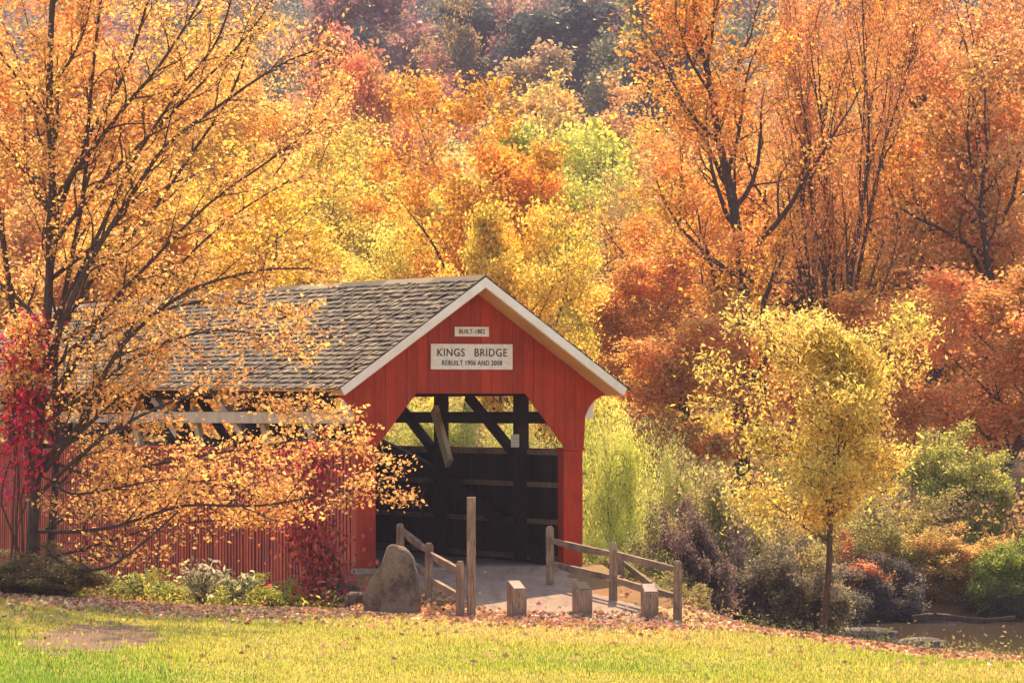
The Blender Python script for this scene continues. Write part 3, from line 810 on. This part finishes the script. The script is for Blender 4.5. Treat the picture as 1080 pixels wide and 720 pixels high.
# colours (base colours of the leaves)
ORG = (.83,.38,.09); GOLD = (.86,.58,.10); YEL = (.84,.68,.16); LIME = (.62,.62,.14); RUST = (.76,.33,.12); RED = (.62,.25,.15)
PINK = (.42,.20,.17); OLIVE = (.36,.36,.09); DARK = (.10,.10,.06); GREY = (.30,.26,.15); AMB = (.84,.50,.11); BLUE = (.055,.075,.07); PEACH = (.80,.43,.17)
G1 = 'tall trees on the wooded slope beyond the creek'; G2 = 'yellow and green trees on the middle slope'; G3 = 'trees on the far hill'; G4 = 'bushes along the creek banks'
T = [
 # right-hand stand
 ('maple_tree','slender',780,-120,190,138,ORG,'tall straight orange tree with dark trunk behind the round yellow tree'),
 ('maple_tree','vase',872,-150,230,142,RUST,'dark many-stemmed tree with thin rusty leaves fanning upward'),
 ('maple_tree','maple_b',960,-60,260,150,ORG,'big orange tree with crooked limbs beside the dark many-stemmed tree'),
 ('maple_tree','maple_a',1050,-90,240,146,PEACH,'peach orange tree cut by the right frame edge, upper slope'),
 ('maple_tree','maple_a',1010,110,240,156,AMB,'amber tree in full leaf under the peach orange crown'),
 ('maple_tree','maple_b',720,60,190,158,ORG,'loose orange tree with bare twigs just past the lime green tree'),
 ('maple_tree','round_a',690,230,170,150,(.84,.42,.14),'peach coloured tree over the gable end of the bridge roof'),
 ('maple_tree','round_a',735,295,170,136,(.86,.42,.14),'low reddish orange tree touching the round yellow tree'),
 ('maple_tree','round_b',1045,265,220,134,(.84,.38,.13),'red tree low on the slope at the picture edge above olive bushes'),
 ('maple_tree','round_b',930,290,190,138,(.86,.42,.13),'rust coloured tree partly hidden by the round yellow tree'),
 ('maple_tree','slender',835,-30,150,152,PEACH,'narrow peach tree squeezed between two dark trunks'),
 ('maple_tree','slender',1000,-130,170,160,RUST,'slim rusty tree reaching above the frame behind the amber tree'),
 ('maple_tree','maple_a',905,140,200,158,AMB,'amber tree showing through the dark many-stemmed tree'),
 ('maple_tree','round_a',800,150,200,162,ORG,'orange crown behind the tall straight dark trunk'),
 # middle
 ('maple_tree','clear',487,46,195,146,(.85,.43,.09),'orange tree with clear trunk rising behind the roof ridge'),
 ('yellow_tree','round_b',556,190,150,132,(.86,.60,.12),'golden bushy tree directly behind the roof peak'),
 ('yellow_tree','round_a',600,230,120,140,YEL,'yellow tree leaning past the golden one over the roof slope'),
 ('lime_tree','round_b',592,112,175,205,LIME,'lime green tree in the centre of the slope'),
 ('lime_tree','round_a',545,140,130,222,LIME,'smaller lime green tree against the orange trunk'),
 ('lime_tree','far_a',655,120,110,250,(.62,.6,.1),'pale lime tree next to the loose orange tree'),
 ('yellow_tree','round_a',390,115,170,200,YEL,'broad pale yellow tree above the middle of the roof'),
 ('yellow_tree','round_b',310,130,170,190,YEL,'pale yellow tree seen through the thin branch tips of the foreground maple'),
 ('yellow_tree','round_b',415,225,130,165,YEL,'golden tree at the foot of the clear-trunked orange tree'),
 ('yellow_tree','round_a',345,215,160,160,YEL,'amber tree resting on the roof ridge line'),
 ('bare_tree','vase',630,165,130,180,(.55,.36,.16),'thin brownish half bare tree below the lime green crowns'),
 ('orange_tree','far_b',690,75,140,330,PEACH,'peach crown on the ridge just under the blue far hill'),
 ('orange_tree','far_a',600,82,130,350,(.75,.45,.12),'sandy yellow crown under the dark far clump'),
 ('orange_tree','far_b',545,70,120,340,(.78,.56,.18),'orange crown on the ridge behind the clear-trunked tree'),
 ('red_tree','round_b',362,35,120,240,(.74,.30,.12),'rust red tree left of the clear-trunked orange tree'),
 ('red_tree','far_a',335,20,110,300,RED,'dull red tree at the top beside the maple branch tips'),
 ('orange_tree','far_b',440,60,120,330,(.72,.36,.12),'dusty orange crown behind the rust red tree'),
 # behind the foreground maple
 ('orange_tree','maple_a',60,-60,260,150,ORG,'orange tree behind the main stem of the foreground maple'),
 ('orange_tree','maple_b',190,-20,260,158,AMB,'amber tree filling the fan of foreground maple limbs'),
 ('orange_tree','round_a',130,150,240,140,AMB,'amber bushy tree above the far end of the bridge roof'),
 ('orange_tree','round_b',250,170,210,150,GOLD,'golden bushy tree above the leaf-covered part of the roof'),
 ('orange_tree','round_a',20,190,220,138,PEACH,'peach tree low behind the foreground maple trunk'),
 ('orange_tree','maple_a',280,20,170,190,(.84,.5,.13),'orange tree at the upper tips of the foreground maple'),
 ('orange_tree','round_b',230,60,200,200,PEACH,'peach tree half lost behind the foreground maple limbs'),
 # far hill
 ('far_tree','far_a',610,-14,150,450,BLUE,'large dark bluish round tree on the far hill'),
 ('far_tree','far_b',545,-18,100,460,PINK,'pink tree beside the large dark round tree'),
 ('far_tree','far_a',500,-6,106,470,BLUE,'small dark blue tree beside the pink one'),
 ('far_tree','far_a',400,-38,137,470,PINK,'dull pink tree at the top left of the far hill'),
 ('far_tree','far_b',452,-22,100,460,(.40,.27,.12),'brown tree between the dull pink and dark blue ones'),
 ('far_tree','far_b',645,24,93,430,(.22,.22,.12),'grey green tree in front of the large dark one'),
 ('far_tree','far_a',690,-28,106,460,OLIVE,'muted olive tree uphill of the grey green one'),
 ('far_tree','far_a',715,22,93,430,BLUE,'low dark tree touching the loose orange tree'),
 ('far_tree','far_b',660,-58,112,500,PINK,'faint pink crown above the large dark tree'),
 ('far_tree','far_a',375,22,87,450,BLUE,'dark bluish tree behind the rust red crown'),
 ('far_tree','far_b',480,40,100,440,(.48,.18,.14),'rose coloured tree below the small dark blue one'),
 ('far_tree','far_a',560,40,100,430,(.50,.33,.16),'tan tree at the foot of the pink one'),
 # creek side
 ('yellow_tree','golden',866,298,192,86,(.82,.62,.17),'round golden yellow tree with slim trunk at the lawn edge'),
 ('willow_tree','willow',648,366,140,101,(.70,.72,.18),'pale green willow beside the orange portal post'),
 ('willow_tree','willow',455,395,190,128,(.62,.62,.16),'yellow green willow seen through the bridge opening'),
 ('willow_tree','willow',560,400,150,122,(.60,.58,.18),'grey green willow behind the bridge near the notice post'),
 ('willow_tree','willow',380,395,150,134,(.52,.48,.12),'yellow willow glimpsed between bridge eave and slat wall'),
 ('willow_tree','willow',700,430,120,112,(.52,.50,.15),'dull green willow between the pale one and the dark bushes'),
]
for i, (nm, kd, px, yt, w, d, col, lab) in enumerate(T):
    g = G1 if d < 175 and nm in ('maple_tree','orange_tree','yellow_tree') and d > 120 else G2 if 125 < d < 300 else G3 if d >= 300 else None
    tree(nm, kd, px, yt, w, d, col, lab, 'tree', g)
B = [
 ('shrub','shrub_a',722,520,110,93,(.20,.13,.12),'dark purplish bush just beyond the fence end'),
 ('shrub','shrub_b',775,545,130,95,(.19,.12,.12),'dark purplish bush behind the flat stone slab'),
 ('shrub','shrub_a',835,560,120,94,(.22,.18,.12),'dark bush against the slim trunk of the round yellow tree'),
 ('shrub','shrub_b',672,535,110,92,(.28,.28,.10),'green and brown bush between fence rails and pale willow'),
 ('shrub','shrub_a',735,470,150,104,(.46,.38,.15),'greyish olive bush above the dark purplish ones'),
 ('shrub','shrub_b',800,478,150,108,(.48,.36,.14),'brownish olive bush under the rust red tree'),
 ('shrub','shrub_b',886,555,110,119,(.70,.32,.14),'small orange pink bush overhanging the water'),
 ('shrub','shrub_b',905,500,120,121,(.50,.42,.15),'yellowish brown bush behind the small orange pink one'),
 ('shrub','shrub_a',700,600,90,89,(.36,.30,.12),'low olive brush at the foot of the fence end'),
 ('shrub','shrub_a',1000,548,125,121,(.74,.48,.16),'rounded gold and rust bush on the far creek bank'),
 ('shrub','shrub_a',1008,440,130,126,(.50,.48,.13),'olive green bush above the gold and rust one'),
 ('shrub','shrub_b',950,490,120,124,(.52,.42,.14),'olive brown bush between orange pink and gold bushes'),
 ('shrub','shrub_a',1075,560,100,119.5,(.34,.40,.08),'fresh green bush at the picture edge over the creek'),
 ('shrub','shrub_b',1062,480,110,128,(.30,.28,.12),'dusky bush above the fresh green one'),
 ('shrub','shrub_a',930,580,110,118.5,(.16,.13,.12),'low dark bush at the water line'),
 ('shrub','shrub_b',855,590,120,117,(.18,.15,.12),'low dark bush seen behind the slim trunk'),
 ('shrub','shrub_a',1060,610,90,119.5,(.22,.2,.1),'low brown bush at the end of the fallen log'),
 # left bank
 ('shrub','shrub_b',28,568,150,80.4,(.24,.18,.08),'dark brown bush at the foot of the foreground maple'),
 ('shrub','shrub_a',100,600,120,86,(.34,.34,.08),'olive undergrowth bush beside the foreground maple'),
 ('shrub','shrub_b',165,612,130,86,(.42,.42,.08),'yellow green bush below the far slats'),
 ('shrub','shrub_b',270,622,120,85,(.46,.48,.08),'bright green low bush under the slat wall'),
]
for i, (nm, kd, px, yt, w, d, col, lab) in enumerate(B):
    tree(nm, kd, px, yt, w, d, col, lab, 'bush', G4)

# foreground maple, limbs laid out one by one
def fg_maple():
    D0 = 82.0
    bx, by, _ = at(42, 620, D0); bz = gz(bx, by)
    def L(pts, ra, rb, lv, ln, b0, cnt):
        P = []
        for px, py, dd in pts:
            p = at(px, py, D0+dd); P.append((p[0]-bx, p[1]-by, p[2]-bz))
        P = np.array(P); n = len(P)     # smooth resample
        t = np.linspace(0, n-1, (n-1)*4+1); i = np.clip(t.astype(int), 0, n-2); f = (t-i)[:,None]
        Pm = P[np.clip(i-1,0,n-1)]; P0 = P[i]; P1 = P[i+1]; P2 = P[np.clip(i+2,0,n-1)]
        Q = .5*((2*P0)+(-Pm+P1)*f+(2*Pm-5*P0+4*P1-P2)*f*f+(-Pm+3*P0-3*P1+P2)*f**3)
        return (Q, ra, rb, lv, ln, b0, cnt)
    lim = [
     L([(30,640,0),(36,540,0),(42,440,0),(50,330,.1),(55,200,0),(52,80,-.2),(58,-60,0),(68,-190,.2)], .19,.05,0,4.6,.35,14),
     L([(48,640,.2),(55,560,.3),(60,470,.4),(58,380,.4),(70,300,.2),(88,200,.2),(96,90,.4),(110,-40,.5)], .13,.03,1,4.4,.35,12),
     L([(40,600,.1),(28,450,.5),(14,330,.7),(-5,200,1),(-20,60,1.2),(-30,-90,1.3)], .13,.03,1,4.5,.35,10),
     L([(44,400,0),(70,330,-.6),(97,272,-.8),(137,208,-1),(175,154,-1.2),(230,112,-1.3),(292,70,-1.4),(335,52,-1.5)], .10,.02,1,3.8,.25,14),
     L([(50,330,0),(58,240,.3),(90,150,.5),(125,90,.9),(150,20,1.1),(170,-60,1.3)], .10,.02,1,3.8,.2,12),
     L([(52,215,0),(95,160,-.5),(135,108,-.9),(167,70,-1.1),(208,5,-1.3),(235,-60,-1.5)], .08,.02,1,3.6,.2,12),
     L([(54,260,0),(100,200,-.3),(160,140,-.6),(215,85,-.9),(262,35,-1),(300,-20,-1.1)], .07,.015,1,3.4,.2,12),
     L([(46,470,0),(80,462,.7),(108,405,1.2),(135,350,1.5),(185,285,1.6),(240,232,1.7),(305,190,1.7)], .09,.02,1,3.6,.25,13),
     L([(44,500,0),(85,445,-.6),(123,372,-1),(165,330,-1.2),(210,302,-1.3),(275,285,-1.5),(330,283,-1.6)], .09,.02,1,3.4,.25,13),
     L([(48,380,0),(100,290,.9),(150,235,1.2),(200,165,1.5),(245,95,1.7),(270,20,1.8)], .08,.02,1,3.4,.25,12),
     L([(50,350,0),(95,265,-.4),(135,180,-.7),(185,100,-.9),(230,40,-1),(250,-30,-1.1)], .07,.02,1,3.3,.25,12),
     L([(60,420,.4),(110,330,.2),(160,275,0),(220,215,-.2),(290,165,-.3),(345,125,-.4)], .07,.015,1,3.2,.25,12),
     L([(42,450,0),(95,412,-.4),(150,372,-.8),(215,350,-1.2),(270,352,-1.5),(322,372,-1.7)], .065,.012,1,3.0,.25,13),
     L([(44,430,0),(90,370,.5),(150,335,.6),(215,318,.6),(270,322,.5),(315,335,.4)], .06,.012,1,2.8,.25,12),
     L([(42,520,0),(85,480,-.9),(130,448,-1.2),(190,420,-1.6),(235,412,-1.8),(290,425,-1.9),(350,430,-2)], .07,.015,1,3.2,.25,13),
     L([(40,560,0),(85,560,-1),(128,553,-1.5),(195,533,-2),(272,533,-2.3),(350,520,-2.5),(400,512,-2.6),(432,522,-2.6)], .07,.012,1,3.2,.25,15),
     L([(190,537,-2),(156,568,-2.2),(117,596,-2.3),(82,600,-2.4),(52,583,-2.4)], .03,.045,2,1.2,.3,5),
     L([(42,480,0),(95,500,.4),(150,492,.6),(215,480,.3),(280,470,0),(335,462,-.4),(385,470,-.8)], .065,.012,1,3.0,.2,14),
     L([(40,440,0),(-5,420,-.8),(-60,380,-1.2)], .07,.02,1,3,.2,7),
     L([(45,560,0),(90,535,.5),(150,520,.9),(230,505,1.0),(300,498,.9)], .055,.012,1,2.8,.2,12),
     L([(44,575,0),(80,590,-.8),(130,585,-1.2),(180,590,-1.5)], .04,.01,1,2.0,.2,9),
     L([(44,500,0),(75,520,-.8),(120,515,-1.2),(180,505,-1.5),(250,515,-1.8),(310,530,-2)], .05,.012,1,2.6,.15,12),
     L([(45,590,0),(100,575,-.6),(165,556,-1.0),(230,548,-1.3),(290,545,-1.5)], .05,.012,1,2.4,.2,10),
    ]
    lim = [(q_, a_*.62, b_*.75, l_, n_, b0_*.55, int(c_*1.35)) for q_, a_, b_, l_, n_, b0_, c_ in lim]
    polys, anch, rng, _ids = grow_tree(21, 15, .2, nl=(12,10,7), lr=(.5,.38,.38), ang=(40,34,40), bare=.2, trop=(0,.03,.03,0), wig=(.05,.09,.14,.22), prelimbs=lim, nseg=(12,8,6,4), anchors_per=(0,2,4))
    # denser leaf sprays low down, thin ones high up
    zw = anch[:,2]+bz
    keep = rng.uniform(size=len(anch)) < np.where(zw < 3.9, .74, np.where(zw < 6.0, .66, .52))
    # keep the gable and the open doorway clear of stray sprays
    ix = CXP+F*(anch[:,0]+bx)/(anch[:,1]+by+CAMD)
    keep &= ~(ix > 395+40*(zw < 2.6))
    keep &= (zw > 1.0)|(rng.uniform(size=len(anch)) < .25)
    A = anch[keep]
    P, ti, va = scatter(A, rng, 4.6, (.15,.15,.08))
    root = empty('maple_tree', (bx,by,bz), 0, 'large foreground maple with dark limbs sweeping over the slat wall and roof', 'tree')
    w = tubes([p for p in polys if (CXP+F*(p[0][-1,0]+bx)/(p[0][-1,1]+by+CAMD)) < 455], 'foreground_maple_wood'); link('trunk', w, M['bark'], root)
    cr = link('crown', leaves(P, .08, rng, 'foreground_maple_leaves', .58, .15, ti, va, flat=.35, sizevar=.5), M['leaf'], root); cr.color = (.86,.47,.16,1)
    print('fg maple leaves', len(P), 'polys', len(polys))
fg_maple()

# red creepers
def vine(name, pts, rad, n, leaf, col, label, seed, zmin=None):
    rng = np.random.RandomState(seed)
    b = pts[0]; bx, by, _ = at(*b); bz = gz(bx, by)
    P = []; stems = []
    Q = np.array([at(*p) for p in pts])-np.array([bx,by,bz])
    root = empty(name, (bx,by,bz), 0, label, 'vine')
    for s in range(5):
        q = Q + rng.normal(size=Q.shape)*rad*.4; q[0,2] = 0
        t = np.linspace(0, len(q)-1, 14); i = np.clip(t.astype(int),0,len(q)-2); f = (t-i)[:,None]
        st = q[i]*(1-f)+q[i+1]*f + rng.normal(size=(14,3))*.03
        stems.append((st, np.linspace(.022,.006,14), 4))
    link('stem', tubes(stems, name+'_stems'), M['barkw'], root)
    seg = rng.randint(0, len(stems), n); t = rng.uniform(0,12.99,n); i = t.astype(int); f = (t-i)[:,None]
    base = np.stack([stems[s][0][k] for s, k in zip(seg, i)])*(1-f)+np.stack([stems[s][0][k+1] for s, k in zip(seg, i)])*f
    if zmin is not None: kz = base[:,2] > zmin+.35*np.sin(base[:,2]*9+seg); base = base[kz]; seg = seg[kz]; n = len(base)
    cl = np.sin(base[:,2]*5+seg)*.5+.5
    P = base + rng.normal(size=(n,3))*rad*np.array([.5,.5,.4])*(.5+cl[:,None])
    cr = link('leaves', leaves(P, leaf, rng, name+'_leaves', .55, .5, np.clip(rng.uniform(0,.6,n)+.2*cl,0,1), rng.uniform(0,1,n)), M['leaf'], root); cr.color = (*col,1)
vine('red_creeper', [(18,600,81.4),(18,520,81.4),(18,450,81.4),(22,395,81.4),(30,345,81.4)], .40, 1800, .12, (.58,.025,.04), 'scarlet creeper climbing the foreground maple trunk', 3, 2.0)
vine('red_creeper', [(345,640,83.6),(335,600,83.9),(325,560,84.4),(318,510,85),(340,468,85)], .46, 3300, .115, (.52,.09,.06), 'crimson creeper hanging over the slat wall near the portal', 4)

# light leaved tall weed in front of slats
def weed(px, py, d, h, n, label, seed, col):
    rng = np.random.RandomState(seed); x, y, _ = at(px, py, d); z = gz(x, y)
    root = empty('leafy_weed', (x,y,z), 0, label, 'plant'); st = []; P = []
    for k in range(n):
        a = rng.uniform(0,6.28); r = rng.uniform(.1,.55); L = h*rng.uniform(.65,1)
        t = np.linspace(0,1,8); q = np.c_[np.cos(a)*r*t**1.6*1.3, np.sin(a)*r*t**1.6*.6, L*t*(1-.12*t)]
        st.append((q, np.linspace(.012,.004,8), 3))
        for f in np.linspace(.3,1,14):
            i = min(int(f*7),6); P.append(q[i]+rng.normal(size=3)*.07)
    link('stem', tubes(st, 'weed_stems'), M['barkw'], root)
    P = np.array(P)
    cr = link('leaves', leaves(P, .17, rng, 'weed_leaves', .3, -.1), M['leaf'], root); cr.color = (*col,1)
weed(212,628,83.5,1.15,26,'pale silvery upright weed in front of the slat wall',5,(.52,.50,.34))
weed(250,632,83.2,.95,18,'pale arching weed nearest the crimson creeper',6,(.46,.48,.28))
weed(150,622,84,.8,18,'small green weed near the gap under the slats',7,(.36,.40,.12))

# ------------------------------------------------------------------ masses nobody could count
def crown_mass(name, spots, leaf, seed, label, cat):
    """one object: many distant crowns made of leaf clumps"""
    rng = np.random.RandomState(seed); PP = []; CC = []; TT = []; VV = []; SS = []
    for (x, y, h, w, col, n) in spots:
        z = gz(x, y); nc = max(10, int(n/16))
        u = rng.normal(size=(nc,3)); u /= np.linalg.norm(u, axis=1, keepdims=True)
        rr = rng.uniform(.5,1,nc)**.5
        c = u*rr[:,None]*np.array([w/2, w/2, h*.42]); c[:,2] = np.abs(c[:,2])*.9 - h*.12*(rng.uniform(size=nc)) + h*.48
        k = rng.poisson(16, nc); idx = np.repeat(np.arange(nc), k)
        P = c[idx]+rng.normal(size=(len(idx),3))*np.array([.055*w,.055*w,.045*h])
        P[:,0] += x; P[:,1] += y; P[:,2] += z
        PP.append(P); CC.append(np.tile(col, (len(P),1))); cv = rng.uniform(0,1,nc)
        TT.append(np.clip(.5*cv[idx]+.5*rng.uniform(0,1,len(P)),0,1)); VV.append(np.clip(.5*rng.uniform(0,1,nc)[idx]+.5*rng.uniform(0,1,len(P)),0,1))
    P = np.concatenate(PP)
    me = leaves(P, leaf, rng, name, .65, 0, np.concatenate(TT), np.concatenate(VV), col=np.concatenate(CC))
    o = link(name, me, M['leafmass']); return tag(o, label, cat, kind='stuff')
rg = random.Random(5)
def jit(c, a=.18): return tuple(max(.01, v*(1+rg.uniform(-a,a))) for v in c)
sp = []
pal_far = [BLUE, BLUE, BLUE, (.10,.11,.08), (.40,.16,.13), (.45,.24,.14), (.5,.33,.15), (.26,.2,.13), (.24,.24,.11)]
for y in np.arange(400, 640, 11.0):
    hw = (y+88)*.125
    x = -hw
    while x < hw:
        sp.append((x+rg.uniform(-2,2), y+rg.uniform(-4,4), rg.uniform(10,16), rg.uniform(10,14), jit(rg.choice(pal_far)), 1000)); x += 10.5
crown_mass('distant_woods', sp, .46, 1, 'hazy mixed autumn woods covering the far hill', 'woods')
sp = []
for y in np.arange(125, 400, 8.0):
    hw = (y+88)*.125
    x = -hw
    while x < hw:
        f = x/hw
        pal = [YEL, YEL, GOLD, (.72,.62,.16), (.66,.48,.14)] if abs(f) < .45 else [ORG, AMB, PEACH, RUST, GOLD]
        if y > 270: pal = [PEACH, (.70,.46,.16), GOLD, (.7,.3,.12), (.6,.5,.16), (.7,.5,.2)]
        sp.append((x+rg.uniform(-2,2), y+rg.uniform(-3,3), rg.uniform(6,9.5), rg.uniform(5,8), jit(rg.choice(pal)), 460)); x += 6.2
crown_mass('slope_woods', sp, .30, 2, 'dense yellow and orange woods filling the slope', 'woods')
sp = []
for y in np.arange(33, 125, 5.0):
    hw = (y+88)*.13
    x = -hw
    while x < hw:
        f = x/hw
        pal = [YEL, GOLD, (.45,.42,.12), AMB] if abs(f) < .4 else [ORG, RUST, AMB, (.4,.3,.12)]
        if y < 45: pal = [OLIVE, (.4,.3,.13), (.3,.24,.12)]
        sp.append((x+rg.uniform(-1,1), y+rg.uniform(-2,2), rg.uniform(2.4,4.2), rg.uniform(3,5), jit(rg.choice(pal)), 420)); x += 3.6
crown_mass('undergrowth', sp, .16, 3, 'low undergrowth on the slope beyond the creek', 'undergrowth')

# bank undergrowth close by, left and right of the portal
def bank_cover():
    rng = np.random.RandomState(9); P = []; Cc = []
    for i in range(900):
        if rng.uniform() < .5: x = rng.uniform(-11,-3.2); y = rng.uniform(-6.3,1.5)
        else: x = rng.uniform(2.6,13); y = rng.uniform(-6.0,3)
        if x > 5 and y > -3: continue
        y0 = -8.2 if x < 0 else -7.4
        z = gz(x, y); h = rng.uniform(.1,.4); n = rng.poisson(30)
        P.append(np.c_[x+rng.normal(size=n)*.14, y+rng.normal(size=n)*.14, z+np.abs(rng.normal(size=n))*h*.6])
        col = [(.34,.40,.06),(.42,.40,.08),(.46,.28,.10),(.28,.30,.07)][rng.randint(4)] if x < -99 else [(.26,.24,.06),(.22,.15,.07),(.16,.15,.05),(.30,.26,.07)][rng.randint(4)] if x < -7 else [(.34,.40,.06),(.42,.40,.08),(.46,.28,.10),(.28,.30,.07)][rng.randint(4)] if x < 0 else [(.22,.19,.10),(.36,.26,.12),(.28,.28,.09)][rng.randint(3)]
        Cc.append(np.tile(col,(n,1)))
    P = np.concatenate(P); Cc = np.concatenate(Cc)
    o = link('bank_weeds', leaves(P, .085, rng, 'bank_weeds', .4, -.1, col=Cc), M['leafmass']); tag(o, 'low green and brown weeds covering the near bank', 'weeds', kind='stuff')
bank_cover()

# fallen leaves
def litter():
    rng = np.random.RandomState(12); n = 36000
    x = rng.uniform(-10.5, 10, n); y = np.where(rng.uniform(size=n) < .7, rng.normal(-9.0,2.4,n), rng.uniform(-24,-1,n))
    dens = .03*np.exp(-((y+13)/5.)**2) + np.exp(-((y+8.4+.8*np.sin(x*.9))/2.7)**2)*np.interp(x, [-10,-6,-3,1,3,6,10], [.5,.8,1,.8,.35,.28,.2]) + .035 + .25*np.exp(-((y+6)/2.5)**2)*(np.abs(x+2) < 1.6)
    # keep to ground that is not path, mostly
    k = rng.uniform(size=n) < dens
    x, y = x[k], y[k]
    on = (y > -7.2) & (x > np.interp(y,[-7.4,-3,0],[-.2,-1.7,-2.7])) & (x < np.interp(y,[-7.4,-3,0],[2.7,1.1,1.1]))
    kk = ~on | (rng.uniform(size=len(x)) < .08); x, y = x[kk], y[kk]
    z = ground(x, y)+.02+rng.uniform(0,.02,len(x))
    pal = np.array([(.66,.30,.16),(.74,.42,.24),(.5,.18,.10),(.78,.5,.28),(.48,.3,.18),(.70,.36,.26)])
    col = pal[rng.randint(0,len(pal),len(x))]
    o = link('fallen_leaves', leaves(np.c_[x,y,z], .095, rng, 'fallen_leaves', .7, 0, flat=.86, col=col), M['litter'])
    tag(o, 'scattered pink and orange fallen leaves along the lawn edge', 'leaves', kind='stuff')
litter()

# grass
def grass():
    rng = np.random.RandomState(13); n = 230000
    x = rng.uniform(-9.6, 10.2, n); y = rng.uniform(-31, -6.6, n)
    vis = np.abs(x) < (y+CAMD)*.118; x, y = x[vis], y[vis]
    # thin by path and worn patch
    bare = np.sqrt((x+6.5)**2*1.0+((y+18.6)*.3)**2)+.5*np.sin(x*5)*np.sin(y*3)*.5
    k = (bare > 1.0) | (rng.uniform(size=len(x)) < .12)
    crest = np.exp(-((y+7.2+.7*np.sin(x*1.3)+.4*np.sin(x*3.1))/2.9)**2); k &= rng.uniform(size=len(x)) > crest*.93
    onp = (y > -9.2) & (x > .0) & (x < 2.9); k &= ~onp | (rng.uniform(size=len(x)) < .1)
    x, y = x[k], y[k]; n = len(x); z = ground(x, y)-.005
    a = rng.uniform(0,6.28,n); tuft = np.clip(np.sin(x*6.1+2*np.sin(y*1.9))*np.sin(y*4.3+2*np.sin(x*2.3)),0,1); h = rng.uniform(.02,.05,n)*(1+1.3*tuft*(rng.uniform(size=n) < .6))*np.where((x < -4.5) & (y < -17), 1.35, 1); w = rng.uniform(.006,.012,n)
    lx, ly = rng.normal(size=n)*.016, rng.normal(size=n)*.016
    V = np.stack([np.c_[x-np.cos(a)*w, y-np.sin(a)*w, z], np.c_[x+np.cos(a)*w, y+np.sin(a)*w, z], np.c_[x+lx, y+ly, z+h]], 1).reshape(-1,3)
    Fq = np.arange(3*n).reshape(-1,3)
    g1, g2, g3 = np.array((.19,.32,.04)), np.array((.42,.42,.06)), np.array((.58,.42,.15))
    f = .5+.5*np.sin(x*.45+1)*np.sin(y*.35+x*.2)+.25*rng.normal(size=n)
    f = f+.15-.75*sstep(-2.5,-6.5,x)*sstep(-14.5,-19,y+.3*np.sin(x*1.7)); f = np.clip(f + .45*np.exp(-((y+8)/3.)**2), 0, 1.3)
    col = np.where((f < .5)[:,None], g1+(g2-g1)*(np.clip(f,0,.5)*2)[:,None], g2+(g3-g2)*(np.clip(f-.5,0,.8)*1.25)[:,None])
    me = np_mesh('grass', V, Fq, {'tint': np.repeat(rng.uniform(.2,.8,n),3), 'val': np.repeat(rng.uniform(0,1,n),3), 'leafcol': np.repeat(col,3,axis=0)})
    tag(link('grass', me, M['grass']), 'short yellow green lawn grass in the foreground', 'grass', kind='stuff')
grass()

# ------------------------------------------------------------------ haze
hb = MB(); hb.box(-440,440,-195,935,-5,150); hm, nt = mat('haze_air')
pv = nd(nt, 'ShaderNodeVolumePrincipled', Density=.0002, Anisotropy=.05); pv.inputs['Color'].default_value = (.72,.68,.95,1)
o_ = nt.nodes.new('ShaderNodeOutputMaterial'); nt.links.new(pv.outputs[0], o_.inputs['Volume'])
hz = hb.build('haze', hm); tag(hz, 'thin pale haze over the whole valley', 'haze', kind='stuff')

# ------------------------------------------------------------------ light, camera, render
EL, AZ = R(47), R(3)     # sun from beyond the bridge, a touch to the right-hand side
w = bpy.data.worlds.new('World'); bpy.context.scene.world = w; w.use_nodes = True
nt = w.node_tree; nt.nodes.clear()
sky = nt.nodes.new('ShaderNodeTexSky'); sky.sky_type = 'NISHITA'; sky.sun_disc = False; sky.sun_elevation = EL; sky.sun_rotation = AZ
bg = nt.nodes.new('ShaderNodeBackground'); bg.inputs[1].default_value = .15; ow = nt.nodes.new('ShaderNodeOutputWorld')
nt.links.new(sky.outputs[0], bg.inputs[0]); nt.links.new(bg.outputs[0], ow.inputs[0])
sl = bpy.data.lights.new('sun', 'SUN'); sl.energy = 4.2; sl.angle = R(.5); sl.color = (1,.86,.66)
so = bpy.data.objects.new('sun', sl); C.objects.link(so)
sd = Vector((math.sin(AZ)*math.cos(EL), math.cos(AZ)*math.cos(EL), math.sin(EL)))
so.rotation_euler = sd.to_track_quat('Z','Y').to_euler(); so.location = (0,0,60)
cd = bpy.data.cameras.new('camera'); cam = bpy.data.objects.new('camera', cd); C.objects.link(cam)
cam.location = (0,-CAMD,CAMZ); cd.sensor_width = 36; cd.lens = F/1080*36; cd.clip_start = 1; cd.clip_end = 3000
cam.rotation_euler = (R(90)+math.atan((HOR-360)/F), 0, 0)
sc = bpy.context.scene; sc.camera = cam
vs = sc.view_settings; vs.view_transform = 'Standard'; vs.look = 'None'; vs.exposure = 1.3; vs.use_white_balance = True; vs.white_balance_temperature = 8600; vs.white_balance_tint = 12; vs.gamma = 1
sc.render.engine = 'CYCLES'; cy = sc.cycles
cy.max_bounces = 7; cy.diffuse_bounces = 3; cy.glossy_bounces = 2; cy.transmission_bounces = 4; cy.volume_bounces = 0
cy.use_denoising = True; cy.caustics_reflective = False; cy.caustics_refractive = False
